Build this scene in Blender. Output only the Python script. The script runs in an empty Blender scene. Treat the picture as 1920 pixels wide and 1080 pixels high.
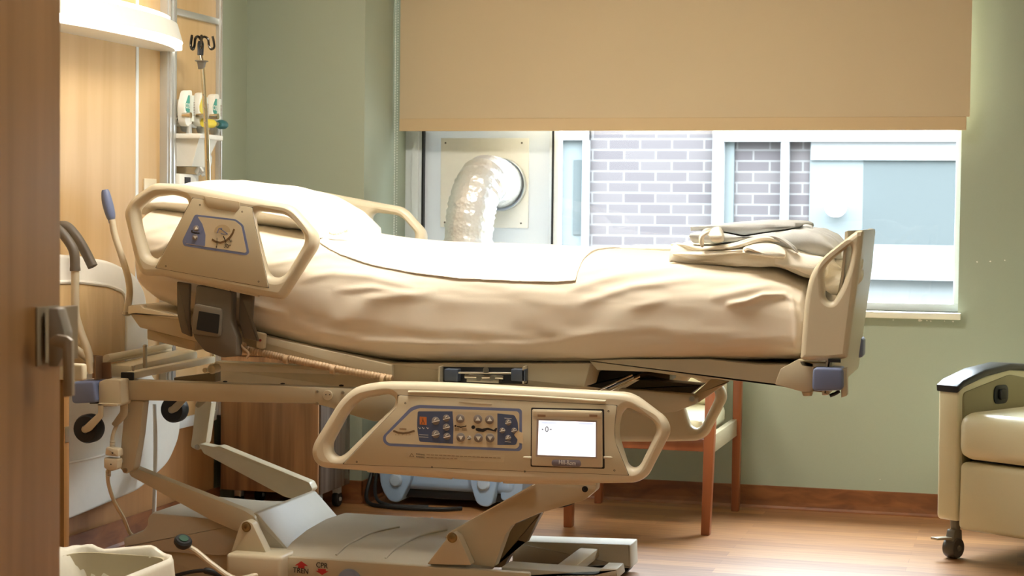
import bpy, bmesh, math, random
import numpy as np
from mathutils import Vector, Matrix, noise

# ------------------------------------------------------------------ camera, world, lights, exposure
F = 3400.0; CAM_H = 1.15
yaw = math.atan((1920 - 960) / F); pitch = math.atan((540 - 401) / F); roll = 0.011
fw = Vector((-math.sin(yaw) * math.cos(pitch), math.cos(yaw) * math.cos(pitch), -math.sin(pitch)))
r0 = Vector((math.cos(yaw), math.sin(yaw), 0)); u0 = r0.cross(fw)
rt = r0 * math.cos(roll) + u0 * math.sin(roll); up = rt.cross(fw)
CAM = Vector((0, 0, CAM_H))
cam_data = bpy.data.cameras.new('camera'); cam = bpy.data.objects.new('camera', cam_data)
bpy.context.scene.collection.objects.link(cam)
m3 = Matrix((rt, up, -fw)).transposed()
cam.matrix_world = Matrix.Translation(CAM) @ m3.to_4x4()
cam_data.sensor_width = 36; cam_data.lens = F / 1920 * 36
cam_data.clip_start = 0.05
cam_data.dof.use_dof = True; cam_data.dof.focus_distance = 5.2; cam_data.dof.aperture_fstop = 9
sc = bpy.context.scene; sc.camera = cam
sc.view_settings.view_transform = 'Standard'; sc.view_settings.look = 'None'
sc.view_settings.gamma = 1; sc.view_settings.use_curve_mapping = False
sc.view_settings.exposure = 1.1
col = sc.collection

world = bpy.data.worlds.new('overcast_sky'); sc.world = world; world.use_nodes = True
bg = world.node_tree.nodes['Background']
bg.inputs[0].default_value = (0.88, 0.95, 1.0, 1)      # overcast: zenith brighter than horizon
_nt = world.node_tree; _tc = _nt.nodes.new('ShaderNodeTexCoord'); _sx = _nt.nodes.new('ShaderNodeSeparateXYZ'); _mr = _nt.nodes.new('ShaderNodeMapRange')
_mr.inputs[1].default_value = 0.1; _mr.inputs[2].default_value = 0.65; _mr.inputs[3].default_value = 6.0; _mr.inputs[4].default_value = 21.0
_nt.links.new(_tc.outputs['Generated'], _sx.inputs[0]); _nt.links.new(_sx.outputs['Z'], _mr.inputs[0]); _nt.links.new(_mr.outputs[0], bg.inputs[1])

def area(name, loc, target, sx, sy, energy, color, portal=False):
    l = bpy.data.lights.new(name, 'AREA'); l.shape = 'RECTANGLE'; l.size = sx; l.size_y = sy
    l.energy = energy; l.color = color
    o = bpy.data.objects.new(name, l); col.objects.link(o); o.location = loc
    d = Vector(target) - Vector(loc); o.rotation_euler = d.to_track_quat('-Z', 'Y').to_euler()
    if portal: l.cycles.is_portal = True
    return o
area('window_portal', (-1.37, 7.22, 1.15), (-1.37, 0, 1.15), 2.3, 0.8, 1, (1, 1, 1), portal=True)
WARM = (1.0, 0.74, 0.46)
LAMP_DOWN = 3.3; LAMP_UP = 1.6; CEIL_E = 20.0; FILL_E = 9.5

# ------------------------------------------------------------------ pixel -> point on a real plane
def ray(u, v): return fw + rt * ((u - 960) / F) - up * ((v - 540) / F)
def aY(u, v, Y): d = ray(u, v); return CAM + d * (Y / d.y)
def aX(u, v, X): d = ray(u, v); return CAM + d * (X / d.x)
def aZ(u, v, Z): d = ray(u, v); return CAM + d * ((Z - CAM_H) / d.z)

# ------------------------------------------------------------------ materials
def s2l(c): return tuple(((x / 255) / 12.92 if x / 255 <= 0.04045 else ((x / 255 + 0.055) / 1.055) ** 2.4) for x in c)
MATS = {}
def mat(name, rgb, rough=0.5, metal=0.0, emit=None, estr=0, bump=0, bscale=40, coat=0, vary=0, stretch=(1, 1, 1), spec=None, sheen=0):
    if name in MATS: return MATS[name]
    m = bpy.data.materials.new(name); m.use_nodes = True; nt = m.node_tree; b = nt.nodes['Principled BSDF']
    c = s2l(rgb); b.inputs['Base Color'].default_value = (*c, 1); b.inputs['Roughness'].default_value = rough
    b.inputs['Metallic'].default_value = metal
    if coat: b.inputs['Coat Weight'].default_value = coat; b.inputs['Coat Roughness'].default_value = 0.15
    if spec is not None: b.inputs['Specular IOR Level'].default_value = spec
    if sheen: b.inputs['Sheen Weight'].default_value = sheen
    if emit: b.inputs['Emission Color'].default_value = (*s2l(emit), 1); b.inputs['Emission Strength'].default_value = estr
    tc = nt.nodes.new('ShaderNodeTexCoord'); mp = nt.nodes.new('ShaderNodeMapping'); mp.inputs['Scale'].default_value = stretch
    nt.links.new(tc.outputs['Object'], mp.inputs['Vector'])
    n = nt.nodes.new('ShaderNodeTexNoise'); n.inputs['Scale'].default_value = bscale; n.inputs['Detail'].default_value = 4
    nt.links.new(mp.outputs[0], n.inputs['Vector'])
    v = vary or 0.03
    mr = nt.nodes.new('ShaderNodeMapRange'); mr.inputs[3].default_value = 1 - v; mr.inputs[4].default_value = 1 + v
    nt.links.new(n.outputs['Fac'], mr.inputs[0])
    mx = nt.nodes.new('ShaderNodeVectorMath'); mx.operation = 'SCALE'; mx.inputs[0].default_value = c
    nt.links.new(mr.outputs[0], mx.inputs['Scale']); nt.links.new(mx.outputs[0], b.inputs['Base Color'])
    if bump:
        bp = nt.nodes.new('ShaderNodeBump'); bp.inputs['Strength'].default_value = bump; bp.inputs['Distance'].default_value = 0.002
        nt.links.new(n.outputs['Fac'], bp.inputs['Height']); nt.links.new(bp.outputs[0], b.inputs['Normal'])
    MATS[name] = m; return m

def wood(name, c1, c2, scale, rough=0.4, stretch=(1, 1, 0.06), c3=None, coat=0.0):
    m = bpy.data.materials.new(name); m.use_nodes = True; nt = m.node_tree; b = nt.nodes['Principled BSDF']
    tc = nt.nodes.new('ShaderNodeTexCoord'); mp = nt.nodes.new('ShaderNodeMapping'); mp.inputs['Scale'].default_value = stretch
    nt.links.new(tc.outputs['Object'], mp.inputs['Vector'])
    n = nt.nodes.new('ShaderNodeTexNoise'); n.inputs['Scale'].default_value = scale; n.inputs['Detail'].default_value = 5; n.inputs['Distortion'].default_value = 0.6
    nt.links.new(mp.outputs[0], n.inputs['Vector'])
    cr = nt.nodes.new('ShaderNodeValToRGB'); cr.color_ramp.elements[0].position = 0.35; cr.color_ramp.elements[1].position = 0.65
    cr.color_ramp.elements[0].color = (*s2l(c1), 1); cr.color_ramp.elements[1].color = (*s2l(c2), 1)
    nt.links.new(n.outputs['Fac'], cr.inputs[0]); nt.links.new(cr.outputs[0], b.inputs['Base Color'])
    b.inputs['Roughness'].default_value = rough
    if coat: b.inputs['Coat Weight'].default_value = coat; b.inputs['Coat Roughness'].default_value = 0.2
    MATS[name] = m; return m

beige = mat('beige_plastic', (214, 203, 176), 0.38, bump=0.04, bscale=600)
beige2 = mat('beige_panel', (206, 194, 164), 0.42, bump=0.04, bscale=500)
beige_metal = mat('beige_powder_coated_steel', (194, 182, 154), 0.4, bump=0.05, bscale=800)
cream_metal = mat('cream_painted_steel', (226, 214, 184), 0.35)
greycover = mat('grey_beige_cover', (198, 192, 174), 0.5)
dkgrey = mat('dark_grey_plastic', (104, 96, 84), 0.5)
black = mat('black_rubber', (22, 24, 26), 0.5)
blackm = mat('black_metal', (34, 38, 42), 0.35, 0.4)
blue = mat('slate_blue_plastic', (112, 124, 158), 0.4)
bluepr = mat('blue_print', (116, 128, 168), 0.5)
bluedk = mat('dark_blue_print', (80, 92, 122), 0.45)
steel = mat('brushed_steel', (190, 184, 170), 0.28, 1.0)
chrome = mat('chrome', (225, 215, 195), 0.08, 1.0)
brownm = mat('brown_steel_bracket', (140, 112, 88), 0.4, 0.5)
sheet = mat('cream_cotton_sheet', (235, 223, 202), 0.85, bump=0.10, bscale=900, sheen=0.2)
white_cloth = mat('white_cotton', (248, 243, 230), 0.85, bump=0.12, bscale=700)
grey_cloth = mat('grey_woven_cotton', (208, 210, 208), 0.9, bump=0.3, bscale=700, vary=0.12)
cream_cloth = mat('cream_flannel', (250, 243, 226), 0.9, bump=0.2, bscale=500)
white_pl = mat('white_plastic', (238, 236, 226), 0.4)
white_met = mat('white_aluminium', (226, 232, 234), 0.35)
alu = mat('aluminium_trim', (206, 208, 206), 0.3, 0.6)
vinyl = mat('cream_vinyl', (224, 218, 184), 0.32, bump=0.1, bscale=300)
vinyl_in = mat('shaded_vinyl', (150, 142, 104), 0.45)  # cream vinyl darkened: shadow on the inner arm put into its colour
wall_m = mat('sage_green_paint', (162, 170, 150), 0.55, bump=0.08, bscale=250)
ceil_m = mat('ceiling_white', (236, 232, 220), 0.8)
ink = mat('black_ink', (34, 30, 30), 0.6)
red_ink = mat('red_ink', (188, 46, 46), 0.6)
white_ink = mat('silver_button', (222, 218, 210), 0.4)
btn = mat('grey_button', (140, 132, 128), 0.35, 0.2)
orange = mat('orange_print', (214, 124, 66), 0.5)
brown_ink = mat('brown_print', (128, 104, 76), 0.5)
green_l = mat('teal_label', (66, 156, 138), 0.5)
yellow_l = mat('yellow_label', (226, 206, 70), 0.5)
teal_pl = mat('teal_plastic', (40, 100, 104), 0.4)
lblue = mat('light_blue_plastic', (152, 180, 212), 0.4)
screen_m = mat('lit_screen', (250, 250, 255), 0.3, emit=(244, 246, 255), estr=0.52)
liner = mat('translucent_bin_liner', (240, 236, 220), 0.35, bump=0.2, bscale=60)
hb_wood = wood('pale_maple_laminate', (204, 172, 122), (218, 188, 140), 3, 0.45, (6, 6, 1))
hw_wood = wood('headwall_maple_veneer', (204, 170, 120), (214, 182, 134), 10, 0.4, (1.2, 1.2, 0.08))
lw_wood = wood('headwall_lower_veneer', (168, 122, 76), (186, 138, 90), 10, 0.4, (1.5, 1.5, 0.08))
door_wood = wood('door_oak_veneer', (146, 106, 58), (164, 122, 74), 14, 0.4, (1.4, 1.4, 0.07))
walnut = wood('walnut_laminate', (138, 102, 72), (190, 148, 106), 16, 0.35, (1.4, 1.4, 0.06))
cab_side = wood('walnut_daylight_grey', (98, 84, 74), (132, 116, 102), 18, 0.25, (1.4, 1.4, 0.06))  # grey tone puts the daylight reflected by the cabinet side into the colour
chair_wood = wood('cherry_chair_wood', (136, 76, 44), (160, 94, 56), 12, 0.35, (1, 1, 0.1))
base_wood = wood('vinyl_wood_baseboard', (112, 66, 36), (146, 92, 52), 8, 0.4, (1, 1, 3))

def floor_material():
    m = bpy.data.materials.new('wood_plank_floor'); m.use_nodes = True; nt = m.node_tree; b = nt.nodes['Principled BSDF']
    tc = nt.nodes.new('ShaderNodeTexCoord')
    br = nt.nodes.new('ShaderNodeTexBrick'); br.inputs['Scale'].default_value = 1.0
    br.inputs['Brick Width'].default_value = 0.95; br.inputs['Row Height'].default_value = 0.075; br.inputs['Mortar Size'].default_value = 0.0008
    br.offset = 0.37; br.inputs['Color1'].default_value = (0, 0, 0, 1); br.inputs['Color2'].default_value = (1, 1, 1, 1); br.inputs['Bias'].default_value = 0
    nt.links.new(tc.outputs['Object'], br.inputs['Vector'])
    mp = nt.nodes.new('ShaderNodeMapping'); mp.inputs['Scale'].default_value = (1.2, 22, 1); nt.links.new(tc.outputs['Object'], mp.inputs['Vector'])
    n = nt.nodes.new('ShaderNodeTexNoise'); n.inputs['Scale'].default_value = 3; n.inputs['Detail'].default_value = 6; nt.links.new(mp.outputs[0], n.inputs['Vector'])
    ad = nt.nodes.new('ShaderNodeMath'); ad.operation = 'MULTIPLY_ADD'; ad.inputs[1].default_value = 0.45
    nt.links.new(br.outputs['Color'], ad.inputs[0]); nt.links.new(n.outputs['Fac'], ad.inputs[2])
    cr = nt.nodes.new('ShaderNodeValToRGB'); e = cr.color_ramp.elements; e[0].position = 0.3; e[1].position = 1.0
    e[0].color = (*s2l((120, 76, 44)), 1); e[1].color = (*s2l((186, 136, 88)), 1)
    nt.links.new(ad.outputs[0], cr.inputs[0]); nt.links.new(cr.outputs[0], b.inputs['Base Color'])
    b.inputs['Roughness'].default_value = 0.40; b.inputs['Specular IOR Level'].default_value = 1.0
    bp = nt.nodes.new('ShaderNodeBump'); bp.inputs['Strength'].default_value = 0.15; bp.inputs['Distance'].default_value = 0.001
    nt.links.new(n.outputs['Fac'], bp.inputs['Height']); nt.links.new(bp.outputs[0], b.inputs['Normal'])
    return m
def brick_material():
    m = bpy.data.materials.new('grey_brick'); m.use_nodes = True; nt = m.node_tree; b = nt.nodes['Principled BSDF']
    tc = nt.nodes.new('ShaderNodeTexCoord'); mp = nt.nodes.new('ShaderNodeMapping'); mp.inputs['Rotation'].default_value = (math.pi / 2, 0, 0)
    nt.links.new(tc.outputs['Object'], mp.inputs['Vector'])
    br = nt.nodes.new('ShaderNodeTexBrick'); br.inputs['Scale'].default_value = 1.0
    br.inputs['Brick Width'].default_value = 0.205; br.inputs['Row Height'].default_value = 0.068; br.inputs['Mortar Size'].default_value = 0.006
    br.inputs['Color1'].default_value = (*s2l((72, 68, 68)), 1); br.inputs['Color2'].default_value = (*s2l((66, 62, 63)), 1); br.inputs['Mortar'].default_value = (*s2l((90, 88, 87)), 1)
    nt.links.new(mp.outputs[0], br.inputs['Vector']); nt.links.new(br.outputs['Color'], b.inputs['Base Color'])
    b.inputs['Roughness'].default_value = 0.9; b.inputs['Specular IOR Level'].default_value = 0.0
    return m
def glass_material(name='window_glass', tint=(0.95, 0.98, 1.0), fac=0.03, rough=0.02):
    m = bpy.data.materials.new(name); m.use_nodes = True; nt = m.node_tree; nt.nodes.clear()
    o = nt.nodes.new('ShaderNodeOutputMaterial'); t = nt.nodes.new('ShaderNodeBsdfTransparent'); t.inputs[0].default_value = (*tint, 1)
    g = nt.nodes.new('ShaderNodeBsdfGlossy'); g.inputs['Roughness'].default_value = rough
    mx = nt.nodes.new('ShaderNodeMixShader'); mx.inputs[0].default_value = fac
    nt.links.new(t.outputs[0], mx.inputs[1]); nt.links.new(g.outputs[0], mx.inputs[2]); nt.links.new(mx.outputs[0], o.inputs[0])
    return m
def translucent_material(name, rgb, trans=0.4, rgb_t=None):
    m = bpy.data.materials.new(name); m.use_nodes = True; nt = m.node_tree; nt.nodes.clear()
    o = nt.nodes.new('ShaderNodeOutputMaterial'); d = nt.nodes.new('ShaderNodeBsdfDiffuse'); d.inputs[0].default_value = (*s2l(rgb), 1)
    t = nt.nodes.new('ShaderNodeBsdfTranslucent'); t.inputs[0].default_value = (*s2l(rgb_t or rgb), 1)
    mx = nt.nodes.new('ShaderNodeMixShader'); mx.inputs[0].default_value = trans
    nt.links.new(d.outputs[0], mx.inputs[1]); nt.links.new(t.outputs[0], mx.inputs[2]); nt.links.new(mx.outputs[0], o.inputs[0])
    tc = nt.nodes.new('ShaderNodeTexCoord'); n = nt.nodes.new('ShaderNodeTexNoise'); n.inputs['Scale'].default_value = 900
    nt.links.new(tc.outputs['Object'], n.inputs['Vector'])
    bp = nt.nodes.new('ShaderNodeBump'); bp.inputs['Strength'].default_value = 0.1; bp.inputs['Distance'].default_value = 0.001
    nt.links.new(n.outputs['Fac'], bp.inputs['Height']); nt.links.new(bp.outputs[0], d.inputs['Normal'])
    return m
def foil_material():
    m = bpy.data.materials.new('aluminium_foil'); m.use_nodes = True; nt = m.node_tree; b = nt.nodes['Principled BSDF']
    b.inputs['Base Color'].default_value = (0.92, 0.93, 0.93, 1); b.inputs['Metallic'].default_value = 0.55; b.inputs['Roughness'].default_value = 0.32
    tc = nt.nodes.new('ShaderNodeTexCoord'); v = nt.nodes.new('ShaderNodeTexVoronoi'); v.inputs['Scale'].default_value = 70
    nt.links.new(tc.outputs['Object'], v.inputs['Vector'])
    bp = nt.nodes.new('ShaderNodeBump'); bp.inputs['Strength'].default_value = 0.5; bp.inputs['Distance'].default_value = 0.004
    nt.links.new(v.outputs['Distance'], bp.inputs['Height']); nt.links.new(bp.outputs[0], b.inputs['Normal'])
    return m
floor_m = floor_material(); brick_m = brick_material(); glass_m = glass_material(); foil_m = foil_material()
shade_m = translucent_material('tan_shade_fabric', (206, 186, 154), 0.045, (226, 200, 160))
board_m = translucent_material('white_acrylic', (222, 226, 228), 0.12)
hose_m = mat('clear_brown_vinyl_hose', (176, 148, 112), 0.45)
lamp_m = mat('lamp_diffuser', (255, 240, 214), 0.4, emit=(255, 245, 228), estr=LAMP_DOWN)
lamp_up_m = mat('lamp_diffuser_up', (255, 240, 214), 0.4, emit=(255, 245, 228), estr=LAMP_UP)
ceil_l = mat('ceiling_lamp_diffuser', (255, 240, 214), 0.4, emit=(255, 247, 234), estr=CEIL_E)
fill_l = mat('entry_fill_diffuser', (255, 240, 214), 0.4, emit=(255, 245, 230), estr=FILL_E)

# ------------------------------------------------------------------ object helpers
def empty(name, loc, label=None, cat=None, group=None):
    o = bpy.data.objects.new(name, None); col.objects.link(o); o.location = loc; o.empty_display_size = 0.1
    if label: o['label'] = label; o['category'] = cat
    if group: o['group'] = group
    return o
def link(name, me, m, parent=None, label=None, smooth=True, autosm=35):
    o = bpy.data.objects.new(name, me); col.objects.link(o)
    if m is not None:
        me.materials.clear(); me.materials.append(m)
    if parent is not None:
        o.parent = parent
        o.matrix_parent_inverse = Matrix.Translation(-parent.location) if parent.type == 'EMPTY' else Matrix.Identity(4)
    if label: o['label'] = label
    if smooth and len(me.polygons):
        me.polygons.foreach_set('use_smooth', [True] * len(me.polygons))
        try: me.set_sharp_from_angle(angle=math.radians(autosm))
        except Exception: pass
    return o
def obj(name, bm, m, parent=None, label=None, smooth=True, autosm=35):
    me = bpy.data.meshes.new(name); bmesh.ops.recalc_face_normals(bm, faces=bm.faces); bm.to_mesh(me); bm.free()
    return link(name, me, m, parent, label, smooth, autosm)
def tag(o, label, cat, group=None):
    o['label'] = label; o['category'] = cat
    if group: o['group'] = group
    return o
def struct(o): o['kind'] = 'structure'; return o
def nb(): return bmesh.new()
def box(bm, x0, x1, y0, y1, z0, z1, bev=0, seg=2):
    vs = [bm.verts.new((x, y, z)) for x in (x0, x1) for y in (y0, y1) for z in (z0, z1)]
    fs = [(0, 1, 3, 2), (4, 6, 7, 5), (0, 4, 5, 1), (2, 3, 7, 6), (0, 2, 6, 4), (1, 5, 7, 3)]
    faces = [bm.faces.new([vs[i] for i in f]) for f in fs]
    if bev:
        ed = list({e for f in faces for e in f.edges})
        bmesh.ops.bevel(bm, geom=ed, offset=bev, segments=seg, affect='EDGES', profile=0.5)
    return bm
def frame_of(d):
    d = d.normalized(); a = Vector((0, 0, 1)) if abs(d.z) < 0.9 else Vector((1, 0, 0))
    x = d.cross(a).normalized(); return x, d.cross(x)
def cyl(bm, p0, p1, r, seg=16, r1=None, cap=True):
    p0 = Vector(p0); p1 = Vector(p1); x, y = frame_of(p1 - p0); r1 = r if r1 is None else r1
    A = [bm.verts.new(p0 + x * (r * math.cos(t)) + y * (r * math.sin(t))) for t in [2 * math.pi * i / seg for i in range(seg)]]
    B = [bm.verts.new(p1 + x * (r1 * math.cos(t)) + y * (r1 * math.sin(t))) for t in [2 * math.pi * i / seg for i in range(seg)]]
    for i in range(seg):
        j = (i + 1) % seg; bm.faces.new((A[i], A[j], B[j], B[i]))
    if cap: bm.faces.new(A[::-1]); bm.faces.new(B)
    return bm
def catmull(pts, n=8):
    P = [Vector(p) for p in pts]; P = [P[0] * 2 - P[1]] + P + [P[-1] * 2 - P[-2]]; out = []
    for i in range(1, len(P) - 2):
        a, b, c, d = P[i - 1:i + 3]
        for k in range(n):
            t = k / n
            out.append(0.5 * ((2 * b) + (c - a) * t + (2 * a - 5 * b + 4 * c - d) * t * t + (3 * b - a - 3 * c + d) * t ** 3))
    out.append(P[-2]); return out
def tube(bm, pts, r, seg=12, n=8, smooth=True, cap=True):
    P = catmull(pts, n) if smooth and len(pts) > 2 else [Vector(p) for p in pts]
    rings = []; x = None
    for i, p in enumerate(P):
        d = (P[min(i + 1, len(P) - 1)] - P[max(i - 1, 0)]).normalized()
        if x is None: x, y = frame_of(d)
        else: x = (x - d * x.dot(d)).normalized(); y = d.cross(x)
        rr = r(i / (len(P) - 1), i) if callable(r) else r
        rings.append([bm.verts.new(p + x * (rr * math.cos(t)) + y * (rr * math.sin(t))) for t in [2 * math.pi * k / seg for k in range(seg)]])
    for A, B in zip(rings, rings[1:]):
        for k in range(seg):
            j = (k + 1) % seg; bm.faces.new((A[k], A[j], B[j], B[k]))
    if cap: bm.faces.new(rings[0][::-1]); bm.faces.new(rings[-1])
    return bm
def roundpoly(pts, r, n=5):
    """2-D polygon with rounded corners; r a number or list"""
    P = [Vector((p[0], p[1])) for p in pts]; N = len(P); out = []
    for i in range(N):
        a, b, c = P[i - 1], P[i], P[(i + 1) % N]; rr = r[i] if isinstance(r, (list, tuple)) else r
        la, lc = (a - b).length, (c - b).length; k = min(rr, la * 0.48, lc * 0.48)
        if k < 1e-5: out.append(b); continue
        p0 = b + (a - b).normalized() * k; p2 = b + (c - b).normalized() * k
        for j in range(n + 1):
            t = j / n; out.append(p0 * (1 - t) ** 2 + b * 2 * t * (1 - t) + p2 * t * t)
    return out
def prism(bm, pts2, y0, y1, bev=0, seg=2, axis='Y'):
    """outline (a,b) extruded; axis Y: (x,z) outline; axis X: (y,z) outline; axis Z: (x,y) outline"""
    def mk(a, b, c): return {'Y': (a, c, b), 'X': (c, a, b), 'Z': (a, b, c)}[axis]
    A = [bm.verts.new(mk(p[0], p[1], y0)) for p in pts2]; B = [bm.verts.new(mk(p[0], p[1], y1)) for p in pts2]
    fa = bm.faces.new(A); fb = bm.faces.new(B[::-1]); n = len(A)
    for i in range(n):
        j = (i + 1) % n; bm.faces.new((A[j], A[i], B[i], B[j]))
    bmesh.ops.recalc_face_normals(bm, faces=bm.faces)
    if bev:
        bmesh.ops.bevel(bm, geom=list(fa.edges) + list(fb.edges), offset=bev, segments=seg, affect='EDGES', profile=0.5)
    return bm
def pxl(pts, Y): return [(lambda p: (p.x, p.z))(aY(u, v, Y)) for u, v in pts]
def plate(name, px, Y0, Y1, m, parent=None, r=0.0, bev=0.0, label=None, ref=None):
    bm = nb(); P = pxl(px, ref or Y0)
    if r: P = roundpoly(P, r)
    prism(bm, P, Y0, Y1, bev); return obj(name, bm, m, parent, label)
def curve_plate(name, loops, yc, half, bevel, m, parent=None, label=None, res=3):
    """rounded plate with holes: loops of (x,z) points, plate centred on y=yc"""
    cu = bpy.data.curves.new(name, 'CURVE'); cu.dimensions = '2D'; cu.fill_mode = 'BOTH'
    cu.extrude = max(half - bevel, 0.0001); cu.bevel_depth = bevel; cu.bevel_resolution = res; cu.offset = -bevel
    for L in loops:
        s = cu.splines.new('POLY'); s.points.add(len(L) - 1)
        for p, q in zip(s.points, L): p.co = (q[0], q[1], 0, 1)
        s.use_cyclic_u = True
    t = bpy.data.objects.new('tmp', cu); col.objects.link(t)
    dg = bpy.context.evaluated_depsgraph_get(); dg.update()
    me = bpy.data.meshes.new_from_object(t.evaluated_get(dg)); bpy.data.objects.remove(t); bpy.data.curves.remove(cu)
    me.transform(Matrix.Translation((0, yc, 0)) @ Matrix.Rotation(math.pi / 2, 4, 'X'))
    me.name = name
    return link(name, me, m, parent, label, True, 50)
def text_mesh(s, size, depth=0.0004):
    cu = bpy.data.curves.new('t', 'FONT'); cu.body = s; cu.size = size; cu.extrude = depth; cu.align_x = 'CENTER'; cu.align_y = 'CENTER'
    t = bpy.data.objects.new('tmp', cu); col.objects.link(t); dg = bpy.context.evaluated_depsgraph_get(); dg.update()
    me = bpy.data.meshes.new_from_object(t.evaluated_get(dg)); bpy.data.objects.remove(t); bpy.data.curves.remove(cu); return me
def text_front(name, s, u, v, Y, hpx, m, parent, slope=0.0, widthpx=None, label=None):
    """lettering lying on a plane facing the camera side (normal -Y)"""
    c = aY(u, v, Y); sz = hpx * Y / F * 1.38
    me = text_mesh(s, sz)
    if widthpx:
        w = max(x.co.x for x in me.vertices) - min(x.co.x for x in me.vertices)
        me.transform(Matrix.Scale(widthpx * Y / F * 1.04 / w, 4, (1, 0, 0)))
    me.transform(Matrix.Translation(c) @ Matrix.Rotation(slope, 4, 'Y') @ Matrix.Rotation(math.pi / 2, 4, 'X'))
    return link(name, me, m, parent, label, False)
def lathe(bm, c, axis, prof, seg=24):
    """profile [(r, h)] about axis through c"""
    ax = Vector(axis).normalized(); x, y = frame_of(ax); c = Vector(c); rings = []
    for r, h in prof:
        if r < 1e-6: rings.append([bm.verts.new(c + ax * h)])
        else: rings.append([bm.verts.new(c + ax * h + x * (r * math.cos(t)) + y * (r * math.sin(t))) for t in [2 * math.pi * k / seg for k in range(seg)]])
    for A, B in zip(rings, rings[1:]):
        for k in range(seg):
            j = (k + 1) % seg
            if len(A) == 1 and len(B) == 1: continue
            if len(A) == 1: bm.faces.new((A[0], B[k], B[j]))
            elif len(B) == 1: bm.faces.new((A[k], A[j], B[0]))
            else: bm.faces.new((A[k], A[j], B[j], B[k]))
    return bm
def wheel(name, c, r, w, parent, axis=(0, 1, 0), m=None, hubm=None):
    bm = nb(); lathe(bm, Vector(c) - Vector(axis) * w / 2, axis, [(0, 0), (r * 0.9, 0), (r, w * 0.2), (r, w * 0.8), (r * 0.9, w), (0, w)], 28)
    o = obj(name, bm, m or black, parent)
    bm = nb(); lathe(bm, Vector(c) - Vector(axis) * (w / 2 + 0.006), axis, [(0, 0), (r * 0.22, 0), (r * 0.28, 0.006), (r * 0.28, w + 0.006), (r * 0.22, w + 0.012), (0, w + 0.012)], 16)
    h = obj('hub', bm, hubm or steel, None); h.parent = o
    h.matrix_parent_inverse = Matrix.Identity(4)
    fix_sub(h, o)
    return o
def fix_sub(h, o):
    # sub-part meshes are written in world space: cancel the parents' transforms
    h.parent = o; h.matrix_parent_inverse = Matrix.Identity(4)
def sub(name, bm, m, part, label=None):
    h = obj(name, bm, m, None, label); fix_sub(h, part); return h

# ================================================================== THE SETTING
YW = 7.13; XL = -3.0; XC = -2.5; YC = 6.70; HW = -2.96     # window wall, left wall, window jamb, corner pier, headwall face
WX0, WX1, WZ0, WZ1 = -2.5, -0.24, 0.79, 2.25
bm = nb(); box(bm, -3.1, 1.6, -1.2, 7.4, -0.1, 0.0); struct(obj('floor', bm, floor_m, smooth=False))
bm = nb(); box(bm, -3.2, 1.7, -1.3, 7.5, 2.62, 2.72); struct(obj('ceiling', bm, ceil_m, smooth=False))
bm = nb(); box(bm, -3.1, XL, -1.2, YC, 0, 2.62); wl = struct(obj('wall_left', bm, wall_m, smooth=False))
bm = nb(); box(bm, -3.1, XC, YC, YW + 0.16, 0, 2.62); struct(obj('wall_corner', bm, wall_m, smooth=False))
bm = nb()
box(bm, XC, 1.6, YW, YW + 0.16, 0, WZ0); box(bm, XC, 1.6, YW, YW + 0.16, WZ1, 2.62); box(bm, WX1, 1.6, YW, YW + 0.16, WZ0, WZ1)
wb = struct(obj('wall_back', bm, wall_m, smooth=False))
bm = nb(); box(bm, 1.5, 1.6, -1.2, YW, 0, 2.62); struct(obj('wall_right', bm, wall_m, smooth=False))
bm = nb(); box(bm, -3.0, 1.5, -1.2, -1.1, 0, 2.62); struct(obj('wall_front', bm, wall_m, smooth=False))
def baseboard(name, pts):
    """coved vinyl base along a floor polyline; the room is on the left-hand side of each run"""
    bm = nb()
    for (x0, y0), (x1, y1), (nx, ny) in pts:
        prof = [(0, 0.0), (0.02, 0.0), (0.012, 0.004), (0.006, 0.012), (0.004, 0.03), (0.004, 0.088), (0, 0.09)]
        A = [bm.verts.new((x0 + nx * d, y0 + ny * d, z)) for d, z in prof]; B = [bm.verts.new((x1 + nx * d, y1 + ny * d, z)) for d, z in prof]
        for k in range(len(prof) - 1): bm.faces.new((A[k], A[k + 1], B[k + 1], B[k]))
        bm.faces.new(A); bm.faces.new(B[::-1])
    return struct(obj(name, bm, base_wood, smooth=False))
baseboard('baseboard_back', [((XC, YW), (1.5, YW), (0, -1))])
baseboard('baseboard_corner', [((XL, YC), (XC + 0.004, YC), (0, -1)), ((XC, YC - 0.004), (XC, YW), (1, 0))])
baseboard('baseboard_left', [((HW, 1.0), (HW, 6.37), (1, 0))])
baseboard('baseboard_right', [((1.5, -1.1), (1.5, YW), (-1, 0))])
# headwall: veneer panels and aluminium trims
hwr = bpy.data.objects.new('wall_headwall', None); col.objects.link(hwr); hwr['kind'] = 'structure'; hwr.location = (XL, 5.4, 0)
def hx(u): return aX(u, 100, HW).y
y257, y300, y318, y411 = hx(257), hx(300), hx(318), hx(411)
bm = nb(); box(bm, XL, HW, 3.6, y257 - 0.008, 0.37, 2.62); obj('veneer_panel', bm, hw_wood, hwr, smooth=False)
bm = nb(); box(bm, XL, HW, y257 + 0.008, y300, 0.37, 2.62); obj('veneer_panel', bm, hw_wood, hwr, smooth=False)
zc = aX(363, 30, HW).z
bm = nb(); box(bm, XL, HW - 0.004, y318, y411 - 0.02, 0.37, zc - 0.012); obj('veneer_panel', bm, hw_wood, hwr, smooth=False)
bm = nb(); box(bm, XL, HW - 0.004, y318, y411 - 0.02, zc + 0.012, 2.62); obj('veneer_panel', bm, hw_wood, hwr, smooth=False)
bm = nb(); box(bm, XL, HW - 0.015, 3.6, y411, 0.0, 0.37); obj('lower_panel', bm, lw_wood, hwr, smooth=False)
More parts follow.
